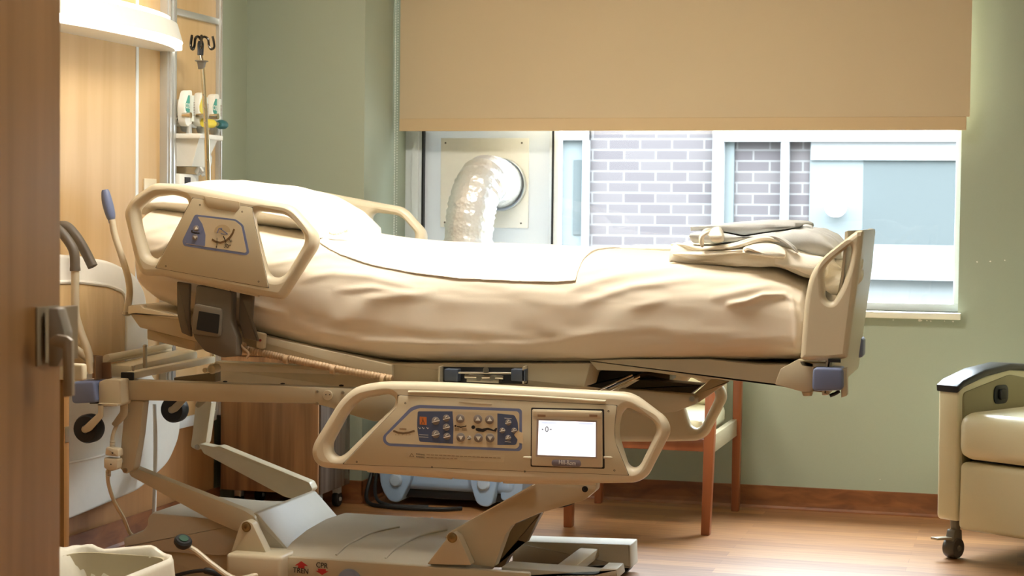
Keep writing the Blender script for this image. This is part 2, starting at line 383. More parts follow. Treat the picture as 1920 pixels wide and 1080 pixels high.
def trim(n, y0, y1, z0, z1, t=0.014, m=alu, grooves=0):
    bm = nb(); box(bm, XL, HW + t, y0, y1, z0, z1, 0.003)
    if grooves:
        w = (y1 - y0) / (grooves * 2 + 1)
        for k in range(grooves): box(bm, HW + t - 0.001, HW + t + 0.008, y0 + w * (2 * k + 1) - w * .5, y0 + w * (2 * k + 2) - w * .5, z0, z1, 0.002)
    o = obj('trim_%d' % n, bm, m); struct(o)
trim(1, y257 - 0.010, y257 + 0.010, 0.37, 2.62, 0.003, white_met)
trim(2, y300, y318, 0.36, 2.62, 0.03, alu, 2)
trim(3, y411 - 0.022, y411, 0.37, 2.62, 0.012, alu, 1)
bm = nb(); box(bm, XL, HW + 0.010, y318, y411 - 0.022, zc - 0.012, zc + 0.012, 0.003); struct(obj('trim_4', bm, alu))
bm = nb(); box(bm, XL, HW + 0.008, y318, y411 - 0.022, 0.352, 0.39, 0.003); struct(obj('trim_5', bm, white_met))

# window: frame, acrylic duct panel, pane, sill
win = bpy.data.objects.new('window_1', None); col.objects.link(win); win['kind'] = 'structure'; win.location = (-1.37, YW, WZ0)
def wx(u, Y=YW + 0.09, v=350): return aY(u, v, Y).x
YF0, YF1 = YW + 0.06, YW + 0.11
xa, xb, xc_, xd = wx(798), wx(1034), wx(1052), wx(1792)
zf = aY(1700, 568, YF0).z
bm = nb()
box(bm, WX0, xa - 0.006, YF0, YF1, zf, WZ1 - 0.05, 0.003); box(bm, xb, xc_, YF0 - 0.01, YF1, zf, WZ1 - 0.05, 0.003)
box(bm, xd, WX1, YF0, YF1, zf, WZ1 - 0.05, 0.003); box(bm, WX0, WX1, YF0, YF1, WZ0, zf, 0.003); box(bm, WX0, WX1, YF0, YF1, WZ1 - 0.05, WZ1, 0.003)
x777, x790 = wx(777), wx(790)
box(bm, x777, x790, YF0 - 0.012, YF0, zf, WZ1 - 0.05, 0.002)
obj('window_frame', bm, white_met, win)
bm = nb(); box(bm, xa - 0.007, xa + 0.001, YF0 - 0.004, YF1, zf, WZ1 - 0.05); obj('gasket', bm, black, win, smooth=False)
gx = wx(1041); bm = nb(); box(bm, gx - 0.004, gx + 0.004, YF0 - 0.014, YF0 - 0.008, zf, WZ1 - 0.05); obj('gasket', bm, black, win, smooth=False)
bm = nb(); box(bm, xa, xb, YF0 + 0.02, YF0 + 0.026, zf, WZ1 - 0.05); obj('acrylic_panel', bm, board_m, win, smooth=False)
bm = nb(); box(bm, xc_, xd, YF0 + 0.022, YF0 + 0.027, zf, WZ1 - 0.05); obj('pane', bm, glass_m, win, smooth=False)
bm = nb(); box(bm, WX0, WX1 + 0.012, YW - 0.045, YF0, WZ0 - 0.025, WZ0, 0.004); obj('window_sill', bm, mat('sill_cream', (238, 232, 212), 0.35), win)
# small paint chips below the sill
bm = nb()
random.seed(4)
for u, v, r in ((1616, 600, .004), (1675, 600, .003), (1725, 601, .008), (1738, 601, .004), (1745, 602, .004), (1771, 602, .003), (1787, 603, .005), (1832, 491, .004), (1857, 490, .004), (1884, 488, .003), (1650, 899, .002)):
    p = aY(u, v, YW)
    pts = [bm.verts.new((p.x + r * random.uniform(.6, 1.2) * math.cos(a), YW - 0.0008, p.z + r * .7 * random.uniform(.6, 1.2) * math.sin(a))) for a in [k * math.pi / 4 for k in range(8)]]
    bm.faces.new(pts)
o = obj('paint_chip', bm, white_pl, None, smooth=False); o.parent = wb; o['label'] = 'bare white spots where paint has chipped'

# roller shade
sh = empty('roller_shade', (-1.35, 7.03, 1.48), 'tan fabric roller shade pulled halfway down over the window', 'window shade')
zb = aY(1280, 245, 7.04).z; sx0, sx1 = aY(749, 240, 7.04).x, aY(1818, 240, 7.04).x
bm = nb(); box(bm, sx0, sx1, 7.040, 7.0415, zb + 0.05, 2.42); obj('shade_fabric', bm, shade_m, sh, smooth=False)
bm = nb(); box(bm, sx0, sx1 - 0.012, 7.036, 7.046, zb, zb + 0.051, 0.002); obj('hem_bar', bm, translucent_material('tan_hem', (208, 182, 144), 0.03), sh, smooth=False)
bm = nb(); cyl(bm, (sx0, 7.06, 2.42), (sx1, 7.06, 2.42), 0.03, 20); obj('roller_tube', bm, cream_metal, sh)
for s in (sx0 - 0.006, sx1 + 0.002):
    bm = nb(); box(bm, s, s + 0.004, 6.99, YW - .002, 2.36, 2.48); obj('bracket', bm, white_met, sh)
bm = nb()
for k in range(150):                          # bead chain, two strands
    for dx, dz in ((0, 0), (0.006, 0.004)):
        z = 2.38 - k * 0.0105 + dz
        if z > 0.86: bmesh.ops.create_icosphere(bm, subdivisions=1, radius=0.0026, matrix=Matrix.Translation((sx0 - 0.016 + dx + 0.010, 7.0 + dx * 2.2, z)))
tube(bm, [(sx0 - 0.006, 7.0, 2.4), (sx0 - 0.006, 7.0, 0.87)], 0.0009, 5, smooth=False)
obj('bead_chain', bm, white_pl, sh)

# ------------------------------------------------------------------ outside: the wing across the courtyard
YO = 11.3
ob = empty('opposite_building', (-1.3, YO, 0), 'grey brick building wing with white framed windows across the courtyard', 'building')
def ox(u, v=350): return aY(u, v, YO).x
def oz(v, u=1500): return aY(u, v, YO).z
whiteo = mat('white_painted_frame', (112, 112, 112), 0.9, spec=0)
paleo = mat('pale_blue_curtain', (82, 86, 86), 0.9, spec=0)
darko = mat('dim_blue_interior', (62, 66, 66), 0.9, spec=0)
X0, X1 = ox(1342), 1.2; Z0, Z1 = -0.4, oz(245)
bm = nb(); box(bm, ox(1104), X0, YO, YO + 0.3, -1, 3.1); box(bm, -6.0, ox(1030), YO, YO + 0.3, -1, 3.1); box(bm, X0, 3.0, YO, YO + 0.3, Z1 + 0.12, 3.1); box(bm, ox(1030), ox(1104), YO, YO + 0.3, Z1, 3.1)
box(bm, X0, ox(1520), YO + 0.02, YO + 0.3, Z0, Z1)
obj('brick_wall', bm, brick_m, ob, smooth=False)
bm = nb()
box(bm, ox(1338), ox(1359), YO - 0.06, YO, Z0, Z1 + 0.14); box(bm, ox(1338), X1, YO - 0.057, YO + 0.02, oz(266), Z1 + 0.14); box(bm, ox(1465), ox(1480), YO - 0.05, YO, Z0, oz(266))
box(bm, ox(1094), ox(1106), YO - 0.04, YO, Z0, Z1 + 0.14); box(bm, ox(1030), ox(1050), YO - 0.04, YO, Z0, Z1 + 0.14); box(bm, ox(1030), ox(1106), YO - 0.037, YO, oz(263, 1070), Z1 + 0.14)
box(bm, ox(1520), X1, YO - 0.10, YO + 0.02, oz(520), oz(495)); box(bm, ox(1520), X1, YO - 0.02, YO, oz(300), oz(266))
obj('window_frame', bm, whiteo, ob, smooth=False)
bm = nb(); box(bm, ox(1518), ox(1618), YO, YO + 0.03, Z0, oz(266)); obj('curtain', bm, paleo, ob, smooth=False); bm = nb(); box(bm, ox(1040), ox(1104), YO + .005, YO + 0.03, Z0, Z1 + .02); obj('curtain', bm, paleo, ob, smooth=False)
bm = nb(); box(bm, ox(1618), X1, YO, YO + 0.03, oz(456), oz(300)); obj('dim_pane', bm, darko, ob, smooth=False); bm = nb(); box(bm, ox(1075), ox(1092), YO - 0.004, YO, oz(440, 1080), oz(300, 1080)); obj('dim_pane', bm, darko, ob, smooth=False)
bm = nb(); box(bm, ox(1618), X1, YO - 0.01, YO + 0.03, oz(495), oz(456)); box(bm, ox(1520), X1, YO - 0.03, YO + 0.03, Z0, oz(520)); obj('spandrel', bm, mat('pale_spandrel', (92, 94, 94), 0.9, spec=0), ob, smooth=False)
bm = nb(); box(bm, ox(1359), ox(1376), YO - 0.01, YO + 0.02, Z0, oz(266)); obj('inner_jamb', bm, paleo, ob, smooth=False)
bm = nb(); p = aY(1566, 388, YO - 0.08); lathe(bm, p, (0, -1, 0), [(0, 0.05), (0.05, 0.05), (0.062, 0.03), (0.062, -0.1)], 20)
obj('lamp_reflection', bm, mat('reflection_glow', (255, 255, 255), 0.4, emit=(245, 252, 255), estr=1.6), ob)  # glowing disc stands in for a lamp's reflection on the pale panel
bm = nb(); box(bm, -6, 3, 7.3, YO, -0.4, -0.3); g = obj('courtyard_ground', bm, mat('pale_concrete', (90, 90, 88), 0.8), None, smooth=False); struct(g)

# ------------------------------------------------------------------ lamps the room has, and an added fill light near the entry
hl = empty('headwall_lamp', (HW, 5.3, 1.75), 'long white bowed wall lamp lit above the bed head', 'lamp')
def bow(y, d0=0.05, d1=0.19):
    t = (y - 5.26) / 0.66; return HW + d0 + (d1 - d0) * max(0, 1 - abs(t) ** 2.6) ** 0.8
ys = [5.26 - 0.66 + 1.32 * k / 40 for k in range(41)]
zt, zm = 1.83, 1.715
def lampstrip(zlo, zhi, m, name, off_lo=0, off_hi=0, thick=0.012):
    bm = nb(); A = []; B = []
    for y in ys:
        A.append([bm.verts.new((bow(y) + off_lo, y, zlo)), bm.verts.new((bow(y) + off_hi, y, zhi))]); B.append([bm.verts.new((bow(y) + off_lo - thick, y, zlo)), bm.verts.new((bow(y) + off_hi - thick, y, zhi))])
    for k in range(40):
        bm.faces.new((A[k][0], A[k + 1][0], A[k + 1][1], A[k][1])); bm.faces.new((B[k][1], B[k + 1][1], B[k + 1][0], B[k][0]))
        bm.faces.new((A[k][1], A[k + 1][1], B[k + 1][1], B[k][1])); bm.faces.new((B[k][0], B[k + 1][0], A[k + 1][0], A[k][0]))
    for k in (0, 40): bm.faces.new((A[k][0], A[k][1], B[k][1], B[k][0]))
    return obj(name, bm, m, hl)
lampstrip(zm + 0.022, zt - 0.03, white_pl, 'lamp_cover', 0, -0.02)
def lampplan(zlo, zhi, m, name, inset=0.0, y_in=0.0):
    bm = nb(); P = [(HW, ys[0] + y_in)] + [(bow(y) - inset, y) for y in ys if ys[0] + y_in <= y <= ys[-1] - y_in] + [(HW, ys[-1] - y_in)]
    prism(bm, P, zlo, zhi, 0, axis='Z'); return obj(name, bm, m, hl)
lampplan(zm, zm + 0.022, lamp_m, 'lower_diffuser', 0.004, 0.01); lampplan(zm - .004, zm, white_pl, 'bottom_tray', 0.03, 0.03)
lampplan(zt - 0.03, zt - 0.008, lamp_up_m, 'upper_diffuser', 0.045, 0.12)
lampplan(zm + 0.022, zt - 0.03, white_pl, 'lamp_body', 0.03, 0.02)
def ceiling_lamp(x, y, sx, sy, m, label):
    t = empty('ceiling_light', (x, y, 2.60), label, 'ceiling light', 'recessed ceiling lights')
    bm = nb(); box(bm, x - sx / 2 - .03, x + sx / 2 + .03, y - sy / 2 - .03, y + sy / 2 + .03, 2.60, 2.625); obj('fixture_frame', bm, white_met, t)
    bm = nb(); box(bm, x - sx / 2, x + sx / 2, y - sy / 2, y + sy / 2, 2.592, 2.602); obj('diffuser', bm, m, t)
ceiling_lamp(-1.5, 4.75, 0.9, 0.5, ceil_l, 'recessed warm ceiling light over the middle of the bed')
ceiling_lamp(0.1, 2.2, 0.6, 0.6, fill_l, 'added unseen warm fill light near the entry')  # unseen light added as frontal fill for bed and recliner

# ------------------------------------------------------------------ things on the headwall
def flowmeter(u, v0, v1, lab, labcol, txt, knobm=None, group=None):
    p = aX(u, (v0 + v1) / 2, HW + 0.07); z1 = aX(u, v0, HW + 0.07).z; z0 = aX(u, v1, HW + 0.07).z; y = p.y
    t = empty('flowmeter', (HW, y, z0), lab, 'flowmeter', 'flowmeters in a row on the headwall')
    h = z1 - z0; xf = HW + 0.075
    pts = [(y - .030, z0 + h * .12), (y - .036, z0 + h * .55), (y - .008, z1 - .004), (y + .028, z1), (y + .028, z0 + .01), (y - .01, z0)]
    bm = nb(); prism(bm, roundpoly(pts, .012), xf - .03, xf, 0.004, axis='X'); obj('body', bm, white_pl, t)
    pts = [(y - .026, z0 + h * .42), (y - .030, z0 + h * .58), (y - .006, z1 - .02), (y + .004, z1 - .02), (y + .004, z0 + h * .34)]
    bm = nb(); prism(bm, roundpoly(pts, .004), xf, xf + .0015, axis='X'); obj('label_plate', bm, labcol, t)
    bm = nb(); cyl(bm, (xf + .002, y + .018, z0 + .02), (xf + .002, y + .018, z1 - .02), 0.009, 12); obj('gauge_tube', bm, mat('frosted_tube', (222, 228, 220), 0.2), t)
    bm = nb()
    for k in range(9): box(bm, xf + .0105, xf + .0125, y + .014, y + .022, z0 + .04 + k * (h - .08) / 9, z0 + .042 + k * (h - .08) / 9)
    obj('gauge_marks', bm, brown_ink, t)
    bm = nb(); cyl(bm, (xf - .01, y - .03, z0 + h * .30), (xf + .022, y - .03, z0 + h * .30), 0.009, 14, 0.011); obj('outlet_nozzle', bm, chrome, t)
    bm = nb(); cyl(bm, (HW, y, z0 + h * .2), (xf - .02, y, z0 + h * .2), 0.014, 14); obj('wall_coupling', bm, chrome, t)
    if txt:
        me = text_mesh(txt, 0.026); me.transform(Matrix.Translation((xf + .003, y - .016, z0 + h * .55)) @ Matrix.Rotation(math.pi / 2, 4, 'Z') @ Matrix.Rotation(math.pi / 2, 4, 'X'))
        link('lettering', me, white_pl, t, smooth=False)
    bm = nb(); cyl(bm, (xf - .005, y + .012, z0 - .03), (xf - .005, y + .012, z0 + .01), 0.012, 14, 0.008); obj('lower_fitting', bm, alu if not knobm else knobm, t)
    return t
flowmeter(352, 168, 238, 'oxygen flowmeter with green O2 label, left one of the wall row', green_l, 'O2')
flowmeter(378, 172, 238, 'suction gauge with yellow label behind the drip pole', yellow_l, '')
t = flowmeter(403, 175, 238, 'oxygen flowmeter with green O2 label, right one beside a teal knob', green_l, 'O2')
p = aX(398, 232, HW + .09); bm = nb(); cyl(bm, p + Vector((0, -.07, 0)), p + Vector((0, .0, 0)), .016, 16); obj('yellow_fitting', bm, yellow_l, t)
bm = nb(); cyl(bm, p + Vector((0.01, .0, 0)), p + Vector((.01, .03, 0)), .009, 14); obj('nozzle', bm, chrome, t)
bm = nb(); lathe(bm, p + Vector((.01, .03, 0)), (0, 1, 0), [(0, 0), (.014, .0), (.018, .02), (.016, .05), (.011, .065), (0, .068)], 18); obj('knob', bm, teal_pl, t)
y0, y1 = aX(330, 215, HW).y, aX(345, 215, HW).y; z1, z0 = aX(335, 187, HW).z, aX(335, 238, HW).z
t = empty('gas_outlet_plate', (HW, y0, z0), 'white medical gas outlet plate behind the flowmeters', 'outlet')
bm = nb(); box(bm, HW, HW + .022, y0, y1 + .30 if y1 + .3 < y411 - .03 else y411 - .03, z0, z1, .004); pl = obj('plate', bm, white_pl, t)
bm = nb()
for k in range(3): box(bm, HW + .022, HW + .0235, y0 + .01, y0 + .04, z0 + .02 + k * .035, z0 + .045 + k * .035)
obj('green_print', bm, green_l, t, smooth=False)
for k, u in enumerate((333, 363, 388)):
    yy = aX(u, 240, HW).y; bm = nb(); lathe(bm, (HW + .02, yy, z0 + .0), (1, 0, 0), [(0, 0), (.018, 0), (.02, .012), (.012, .03), (0, .03)], 16); obj('gas_socket', bm, alu, t)
# basket / glove holder, sharps items
za, zb_ = aX(330, 252, HW).z, aX(330, 312, HW).z; ya, yb = aX(312, 280, HW).y, aX(381, 280, HW + .05).y
t = empty('wall_bin', (HW, ya, zb_), 'white plastic wall bin with torn clear bag beneath the flowmeters', 'wall bin')
bm = nb(); box(bm, HW, HW + .13, ya, yb, za - .018, za, .004); obj('rim', bm, white_pl, t)
bm = nb()
A = [(HW + .01, ya + .01), (HW + .12, ya + .02), (HW + .12, yb - .02), (HW + .01, yb - .01)]; B = [(HW + .01, ya + .03), (HW + .08, ya + .04), (HW + .08, yb - .05), (HW + .01, yb - .04)]
va = [bm.verts.new((x, y, za - .01)) for x, y in A]; vb = [bm.verts.new((x, y, zb_)) for x, y in B]
for k in range(4): bm.faces.new((va[k], va[(k + 1) % 4], vb[(k + 1) % 4], vb[k]))
bm.faces.new(vb); bm.faces.new(va)
obj('bin_body', bm, white_pl, t)
bm = nb()
for k in range(14):
    y = yb - .10 + k * .007; z = zb_ + .01 + .03 * math.sin(k * 2.1)
    tube(bm, [(HW + .05, y, z + .05), (HW + .075 + .01 * math.sin(k), y + .01, z), (HW + .06, y + .016, zb_ - .02 + .01 * math.sin(k * 3.7))], 0.006, 6, 4)
obj('torn_bag', bm, mat('clear_bag', (236, 238, 236), 0.15), t)
ya, yb = aX(313, 335, HW).y, aX(350, 335, HW).y; za, zb_ = aX(330, 326, HW).z, aX(330, 350, HW).z
t = empty('switch_box', (HW, ya, zb_ - .06), 'small white switch box with black rocker below the wall bin', 'switch box')
bm = nb(); box(bm, HW, HW + .05, ya, yb, zb_ - .06, za, .006); obj('case', bm, white_pl, t)
ym = aX(325, 335, HW).y; bm = nb(); box(bm, HW + .05, HW + .054, ym - .012, ym + .03, za - .05, za - .012); obj('rocker', bm, ink, t)
ya, yb = aX(268, 340, HW).y, aX(291, 340, HW).y; za, zb_ = aX(280, 335, HW).z, aX(280, 378, HW).z
t = empty('power_outlet', (HW, ya, zb_), 'cream double power outlet plate on the wood headwall', 'power outlet')
bm = nb(); box(bm, HW, HW + .006, ya, yb, zb_, za, .002); obj('cover_plate', bm, cream_metal, t)
ymid = (ya + yb) / 2; bm = nb()
for zz in (za - .035, zb_ + .035):
    for dy, w in ((-.012, .003), (.012, .003), (0, .005)): box(bm, HW + .006, HW + .0075, ymid + dy - w, ymid + dy + w, zz - .006 + (-.012 if dy == 0 else 0), zz + .006 + (-.012 if dy == 0 else 0))
obj('socket_slots', bm, ink, t)

# ================================================================== THE BED
bed = empty('hospital_bed', (-1.7, 5.42, 0), 'beige powered hospital bed raised high, with rails, lift arms and footboard', 'hospital bed')
YN = 4.965; DY = 1.0
def dome(name, u, v, r_px, Y, m, parent, h=0.003, label=None):
    c = aY(u, v, Y); r = r_px * Y / F; bm = nb()
    lathe(bm, c, (0, -1, 0), [(r, -0.001), (r, h * .5), (r * .85, h * .85), (r * .5, h), (0, h)], 20); return obj(name, bm, m, parent, label)
def flatpx(bm, pts, Y, t=0.0006):
    prism(bm, pxl(pts, Y), Y - t, Y); return bm
def flat(name, pts, Y, m, parent, t=0.0006, r=0, label=None):
    bm = nb(); P = pxl(pts, Y)
    if r: P = roundpoly(P, r * Y / F)
    prism(bm, P, Y - t, Y + 0.0004); return obj(name, bm, m, parent, label, False)
def stroke(bm, pts, Y, w, t=0.0006):
    """flat line of width w px through px points on plane Y"""
    P = [Vector(p) for p in pxl(pts, Y)]; w = w * Y / F / 2
    for a, b in zip(P, P[1:]):
        d = (b - a).normalized() if (b - a).length > 0 else Vector((1, 0)); n = Vector((-d.y, d.x)) * w; a2 = a - d * w * .3; b2 = b + d * w * .3
        prism(bm, [a2 + n, b2 + n, b2 - n, a2 - n], Y - t, Y + .0002)
    return bm
def arcpx(cx, cy, r, a0, a1, n=16, ry=None):
    ry = ry or r; return [(cx + r * math.cos(math.radians(a0 + (a1 - a0) * k / n)), cy + ry * math.sin(math.radians(a0 + (a1 - a0) * k / n))) for k in range(n + 1)]
def rpb(pts, r): return roundpoly(pxl(pts, YN), [q * YN / F for q in r] if isinstance(r, list) else r * YN / F)
def rpx(pts, r): return roundpoly(pxl(pts, YN - 0.026), [q * YN / F for q in r] if isinstance(r, list) else r * YN / F)

# ---- head siderail
H_out = [(236, 398), (250, 372), (292, 343), (340, 345), (470, 370), (550, 385), (597, 438), (598, 462), (533, 562), (490, 554), (307, 517), (270, 517), (258, 490)]
H_l = [(262, 392), (292, 369), (330, 365), (357, 374), (356, 394), (310, 476), (296, 487), (281, 480), (266, 430)]
H_r = [(478, 406), (488, 396), (536, 402), (550, 411), (574, 440), (574, 456), (541, 512), (527, 521), (512, 520), (502, 508), (481, 425)]
rh = curve_plate('head_siderail', [rpb(H_out, [14, 14, 12, 40, 40, 16, 14, 14, 10, 20, 20, 14, 40]), rpb(H_l, [10, 12, 20, 10, 10, 14, 8, 8, 30]), rpb(H_r, [8, 8, 14, 10, 12, 12, 14, 8, 8, 8, 20])], YN, 0.026, 0.020, beige, bed, 'beige moulded head siderail with two grab openings')
yf = YN - 0.026
bm = nb(); prism(bm, rpx([(361, 371), (474, 389), (474, 402), (504, 540), (292, 502)], [4, 6, 4, 6, 6]), yf - 0.0012, yf + 0.01, 0.001); pn = sub('rail_panel', bm, beige2, rh)
bm = nb(); stroke(bm, [(361, 371), (292, 502), (504, 540), (474, 402), (474, 389), (361, 371)], yf - 0.0002, 1.1, 0.0002); sub('panel_seam', bm, ink, rh)
bm = nb(); prism(bm, rpx([(383, 367), (450, 378), (450, 390), (442, 398), (391, 390), (384, 380)], 3), yf - .0035, yf, 0.0015, 2); sub('finger_grip', bm, mat('grip_beige', (192, 174, 142), 0.5), rh)
yp = yf - 0.0013
bm = nb(); prism(bm, rpx([(366, 402), (443, 411), (457, 422), (468, 474), (462, 479), (345, 461), (342, 452)], 5), yp - .0006, yp); sub('display_border', bm, bluepr, rh)
bm = nb(); prism(bm, rpx([(371, 406), (441, 414), (453, 424), (463, 472), (460, 474), (349, 457), (347, 452)], 4), yp - .0011, yp - .0004); sub('display_face', bm, mat('pale_print', (214, 200, 168), 0.5), rh)
bm = nb(); prism(bm, rpx([(371, 406), (380, 420), (386, 440), (385, 462), (348, 456), (348, 449)], 2), yp - .0015, yp - .0009); sub('button_field', bm, bluepr, rh)
yq = yp - 0.0015
for u, v, s in ((368, 428, -1), (366, 445, 1)):
    c = aY(u, v, yq); r = 6 * yq / F; bm = nb(); lathe(bm, c, (0, -1, 0), [(r, 0), (r, .0015), (r * .8, .0025), (0, .003)], 18); b_ = sub('up_down_button', bm, btn, rh)
    bm = nb(); flatpx(bm, [(u - 3.4, v - 2.4 * s * -1 * -1), (u + 3.6, v - 2 * s), (u, v + 3.6 * s)], yq - .003, .0006); sub('arrow_mark', bm, white_pl, b_) if False else obj('arrow_mark', bm, white_pl, None).__setattr__('parent', b_)
bm = nb(); stroke(bm, [(359, 435), (366, 437), (374, 437)], yq, 2.2); flatpx(bm, arcpx(360, 433, 1.6, 0, 340, 8), yq); sub('bed_icon', bm, ink, rh)
bm = nb(); flatpx(bm, arcpx(417, 434, 15, 175, 365, 18, 13), yp - .0012, .0004); sub('dial_shade', bm, mat('dial_grey', (196, 176, 138), 0.5), rh)
bm = nb(); stroke(bm, [(398, 449), (404, 453), (413, 455), (423, 452), (431, 445), (436, 438), (439, 430)], yp - .0016, 4); sub('angle_scale', bm, mat('scale_brown', (120, 92, 60), 0.5), rh)
bm = nb(); stroke(bm, [(419, 443), (423, 452)], yp - .0023, 1.8); stroke(bm, [(423, 454), (425, 459)], yp - .0023, .8); stroke(bm, [(407, 446), (407, 460)], yp - .0023, .8); stroke(bm, [(429, 447), (432, 452)], yp - .0023, .8); sub('scale_ticks', bm, ink, rh)
bm = nb(); stroke(bm, [(407, 437), (411, 428), (418, 432), (427, 439)], yp - .0016, 1.6); stroke(bm, [(414, 438), (420, 439), (426, 439)], yp - .0016, 1.4); flatpx(bm, arcpx(415, 429, 2, 0, 330, 8), yp - .0016); sub('reclining_figure_icon', bm, bluepr, rh)
def sub_text(s, u, v, Y, h, m, part, slope=0.0, w=None):
    o = text_front('lettering', s, u, v, Y, h, m, None, slope, w); fix_sub(o, part); return o
sub_text('30°', 426, 462, yp - .0018, 8, ink, rh, 0.16); sub_text('0', 406, 463, yp - .0018, 4, ink, rh, .16); sub_text('45', 433, 452, yp - .0018, 4, ink, rh, -.6)
bm = nb()
for u, v in ((375, 384), (454, 397), (311, 499), (485, 528)):
    lathe(bm, aY(u, v, yf - .0012), (0, -1, 0), [(.0028, -.001), (.0028, .0004), (.0012, .0004), (.0012, -.0002), (0, -.0002)], 10)
sub('screw', bm, dkgrey, rh)
for a, b in (((308, 512), (354, 523)), ((356, 523), (432, 540)), ((434, 540), (486, 551))):
    bm = nb(); cyl(bm, aY(*a, YN - .004), aY(*b, YN - .004), 0.0095, 14); sub('hinge_barrel', bm, beige, rh)
# ---- foot siderail (lowered)
F_out = [(587, 846), (592, 828), (640, 750), (668, 724), (715, 715), (830, 716), (1177, 735), (1197, 743), (1250, 783), (1259, 808), (1215, 893), (1195, 904), (1100, 906), (945, 904), (791, 890), (606, 876), (592, 864)]
F_l = [(623, 832), (656, 770), (680, 747), (732, 738), (745, 746), (742, 760), (650, 850), (636, 857), (625, 849)]
F_r = [(1166, 775), (1178, 762), (1227, 788), (1233, 806), (1202, 871), (1190, 878), (1178, 871), (1162, 820), (1161, 800)]
rf = curve_plate('foot_siderail', [rpb(F_out, [10, 14, 26, 22, 24, 60, 20, 20, 22, 22, 22, 20, 60, 60, 60, 16, 12]), rpb(F_l, [16, 20, 16, 10, 8, 10, 10, 8, 8]), rpb(F_r, [8, 8, 12, 12, 12, 8, 8, 24, 16])], YN, 0.026, 0.020, beige, bed, 'beige lowered foot siderail carrying the control panel')
bm = nb(); prism(bm, rpx([(746, 741), (1157, 760), (1152, 800), (1153, 828), (1179, 891), (643, 870), (746, 762)], [6, 5, 20, 20, 6, 6, 10]), yf - 0.0012, yf + .01, 0.001); sub('rail_panel', bm, beige2, rf)
bm = nb(); stroke(bm, [(746, 741), (1157, 760), (1152, 800), (1153, 828), (1179, 891), (643, 870), (746, 762), (746, 741)], yf - .0002, 1.1, .0002); sub('panel_seam', bm, ink, rf)
bm = nb(); tube(bm, [aY(766, 735, yf - .001), aY(850, 737, yf - .001), aY(1000, 744, yf - .001), aY(1136, 753, yf - .001)], 0.0042, 10); sub('top_ridge', bm, beige, rf)
bm = nb(); prism(bm, rpx([(860, 753), (924, 756), (922, 760), (874, 758)], 2), yf - .0022, yf, .0006); sub('thumb_notch', bm, beige, rf)
ring_o = [(718, 818), (770, 764), (784, 759), (975, 766), (979, 770), (979, 841), (974, 846), (728, 836), (719, 829)]
ring_i = [(724, 818), (773, 770), (786, 765), (970, 771), (974, 775), (974, 836), (969, 841), (730, 831), (724, 826)]
bm = nb(); prism(bm, rpx(ring_o, [8, 6, 6, 4, 3, 3, 5, 8, 6]), yp - .0005, yp); sub('display_border', bm, bluepr, rf)
bm = nb(); prism(bm, rpx(ring_i, [7, 5, 6, 3, 3, 3, 4, 6, 5]), yp - .001, yp - .0004); sub('display_face', bm, mat('pale_print', (214, 200, 168), 0.5), rf)
bm = nb(); prism(bm, rpx([(963, 814), (972, 808), (981, 812), (981, 832), (973, 830), (969, 824)], 1), yp - .0012, yp); sub('torn_patch', bm, mat('torn_film', (226, 206, 168), 0.6), rf, 'torn spot in the printed film')
bm = nb(); prism(bm, rpx([(784, 771), (849, 771), (851, 800), (850, 832), (787, 828), (782, 800)], [3, 0, 0, 0, 4, 20]), yp - .0014, yp - .0008); sub('button_field', bm, bluedk, rf)
bm = nb(); prism(bm, rpx([(849, 771), (933, 775), (933, 834), (850, 831)], 0), yp - .0013, yp - .0008); sub('middle_field', bm, mat('tan_print', (204, 188, 156), 0.5), rf)
bm = nb(); prism(bm, rpx([(933, 775), (965, 778), (971, 790), (972, 806), (964, 815), (971, 824), (968, 834), (933, 834)], [0, 4, 4, 2, 2, 2, 4, 0]), yp - .0014, yp - .0008); sub('button_field', bm, bluedk, rf)
yb_ = yp - .0014
for u, v, s in ((863, 785, -1), (896, 786, -1), (918, 787, -1), (864, 820, 1), (897, 821, 1), (919, 821, 1)):
    c = aY(u, v, yb_); r = 9 * yb_ / F; bm = nb(); lathe(bm, c, (0, -1, 0), [(r, 0), (r, .001), (r * .85, .0022), (0, .0028)], 22); b_ = sub('arrow_button', bm, btn, rf)
    bm = nb(); flatpx(bm, [(u - 4.6, v - 2.6 * s), (u + 4.6, v - 2.6 * s), (u, v + 5 * s)], yb_ - .0028, .0006); o = obj('arrow_mark', bm, white_pl, None); fix_sub(o, b_)
for u, v, r in ((817, 789, 8), (837, 784, 7), (837, 801, 7), (817, 814, 8), (838, 818, 7), (953, 792, 6), (942, 807, 5.5), (964, 807, 5.5), (953, 821, 5.5), (880, 821, 4.2)):
    c = aY(u, v, yb_); rr = r * yb_ / F; bm = nb(); lathe(bm, c, (0, -1, 0), [(rr, 0), (rr, .001), (rr * .85, .002), (0, .0024)], 18); b_ = sub('small_button', bm, btn, rf)
    bm = nb(); stroke(bm, [(u - r * .9, v + r * .35), (u + r * .9, v - r * .1)], yb_ - .0024, 1.6); stroke(bm, [(u - r * .4, v - r * .1), (u + r * .1, v - r * .6)], yb_ - .0024, 1.4); o = obj('button_icon', bm, white_pl, None); fix_sub(o, b_)
bm = nb(); flatpx(bm, [(787, 781), (800, 782), (800, 797), (787, 796)], yb_); sub('orange_alarm_mark', bm, orange, rf)
bm = nb(); stroke(bm, [(790, 795), (793, 787), (797, 795)], yb_ - .0006, 1.2); stroke(bm, [(793, 784), (793, 787)], yb_ - .0006, 1.4); sub('alarm_figure', bm, brown_ink, rf)
bm = nb()
for u in (787, 794, 802): stroke(bm, [(u - 2, 801), (u, 804), (u + 2, 802)], yb_, 1.1)
for v in (815, 819): stroke(bm, [(786, v), (803, v + .8)], yb_, .8)
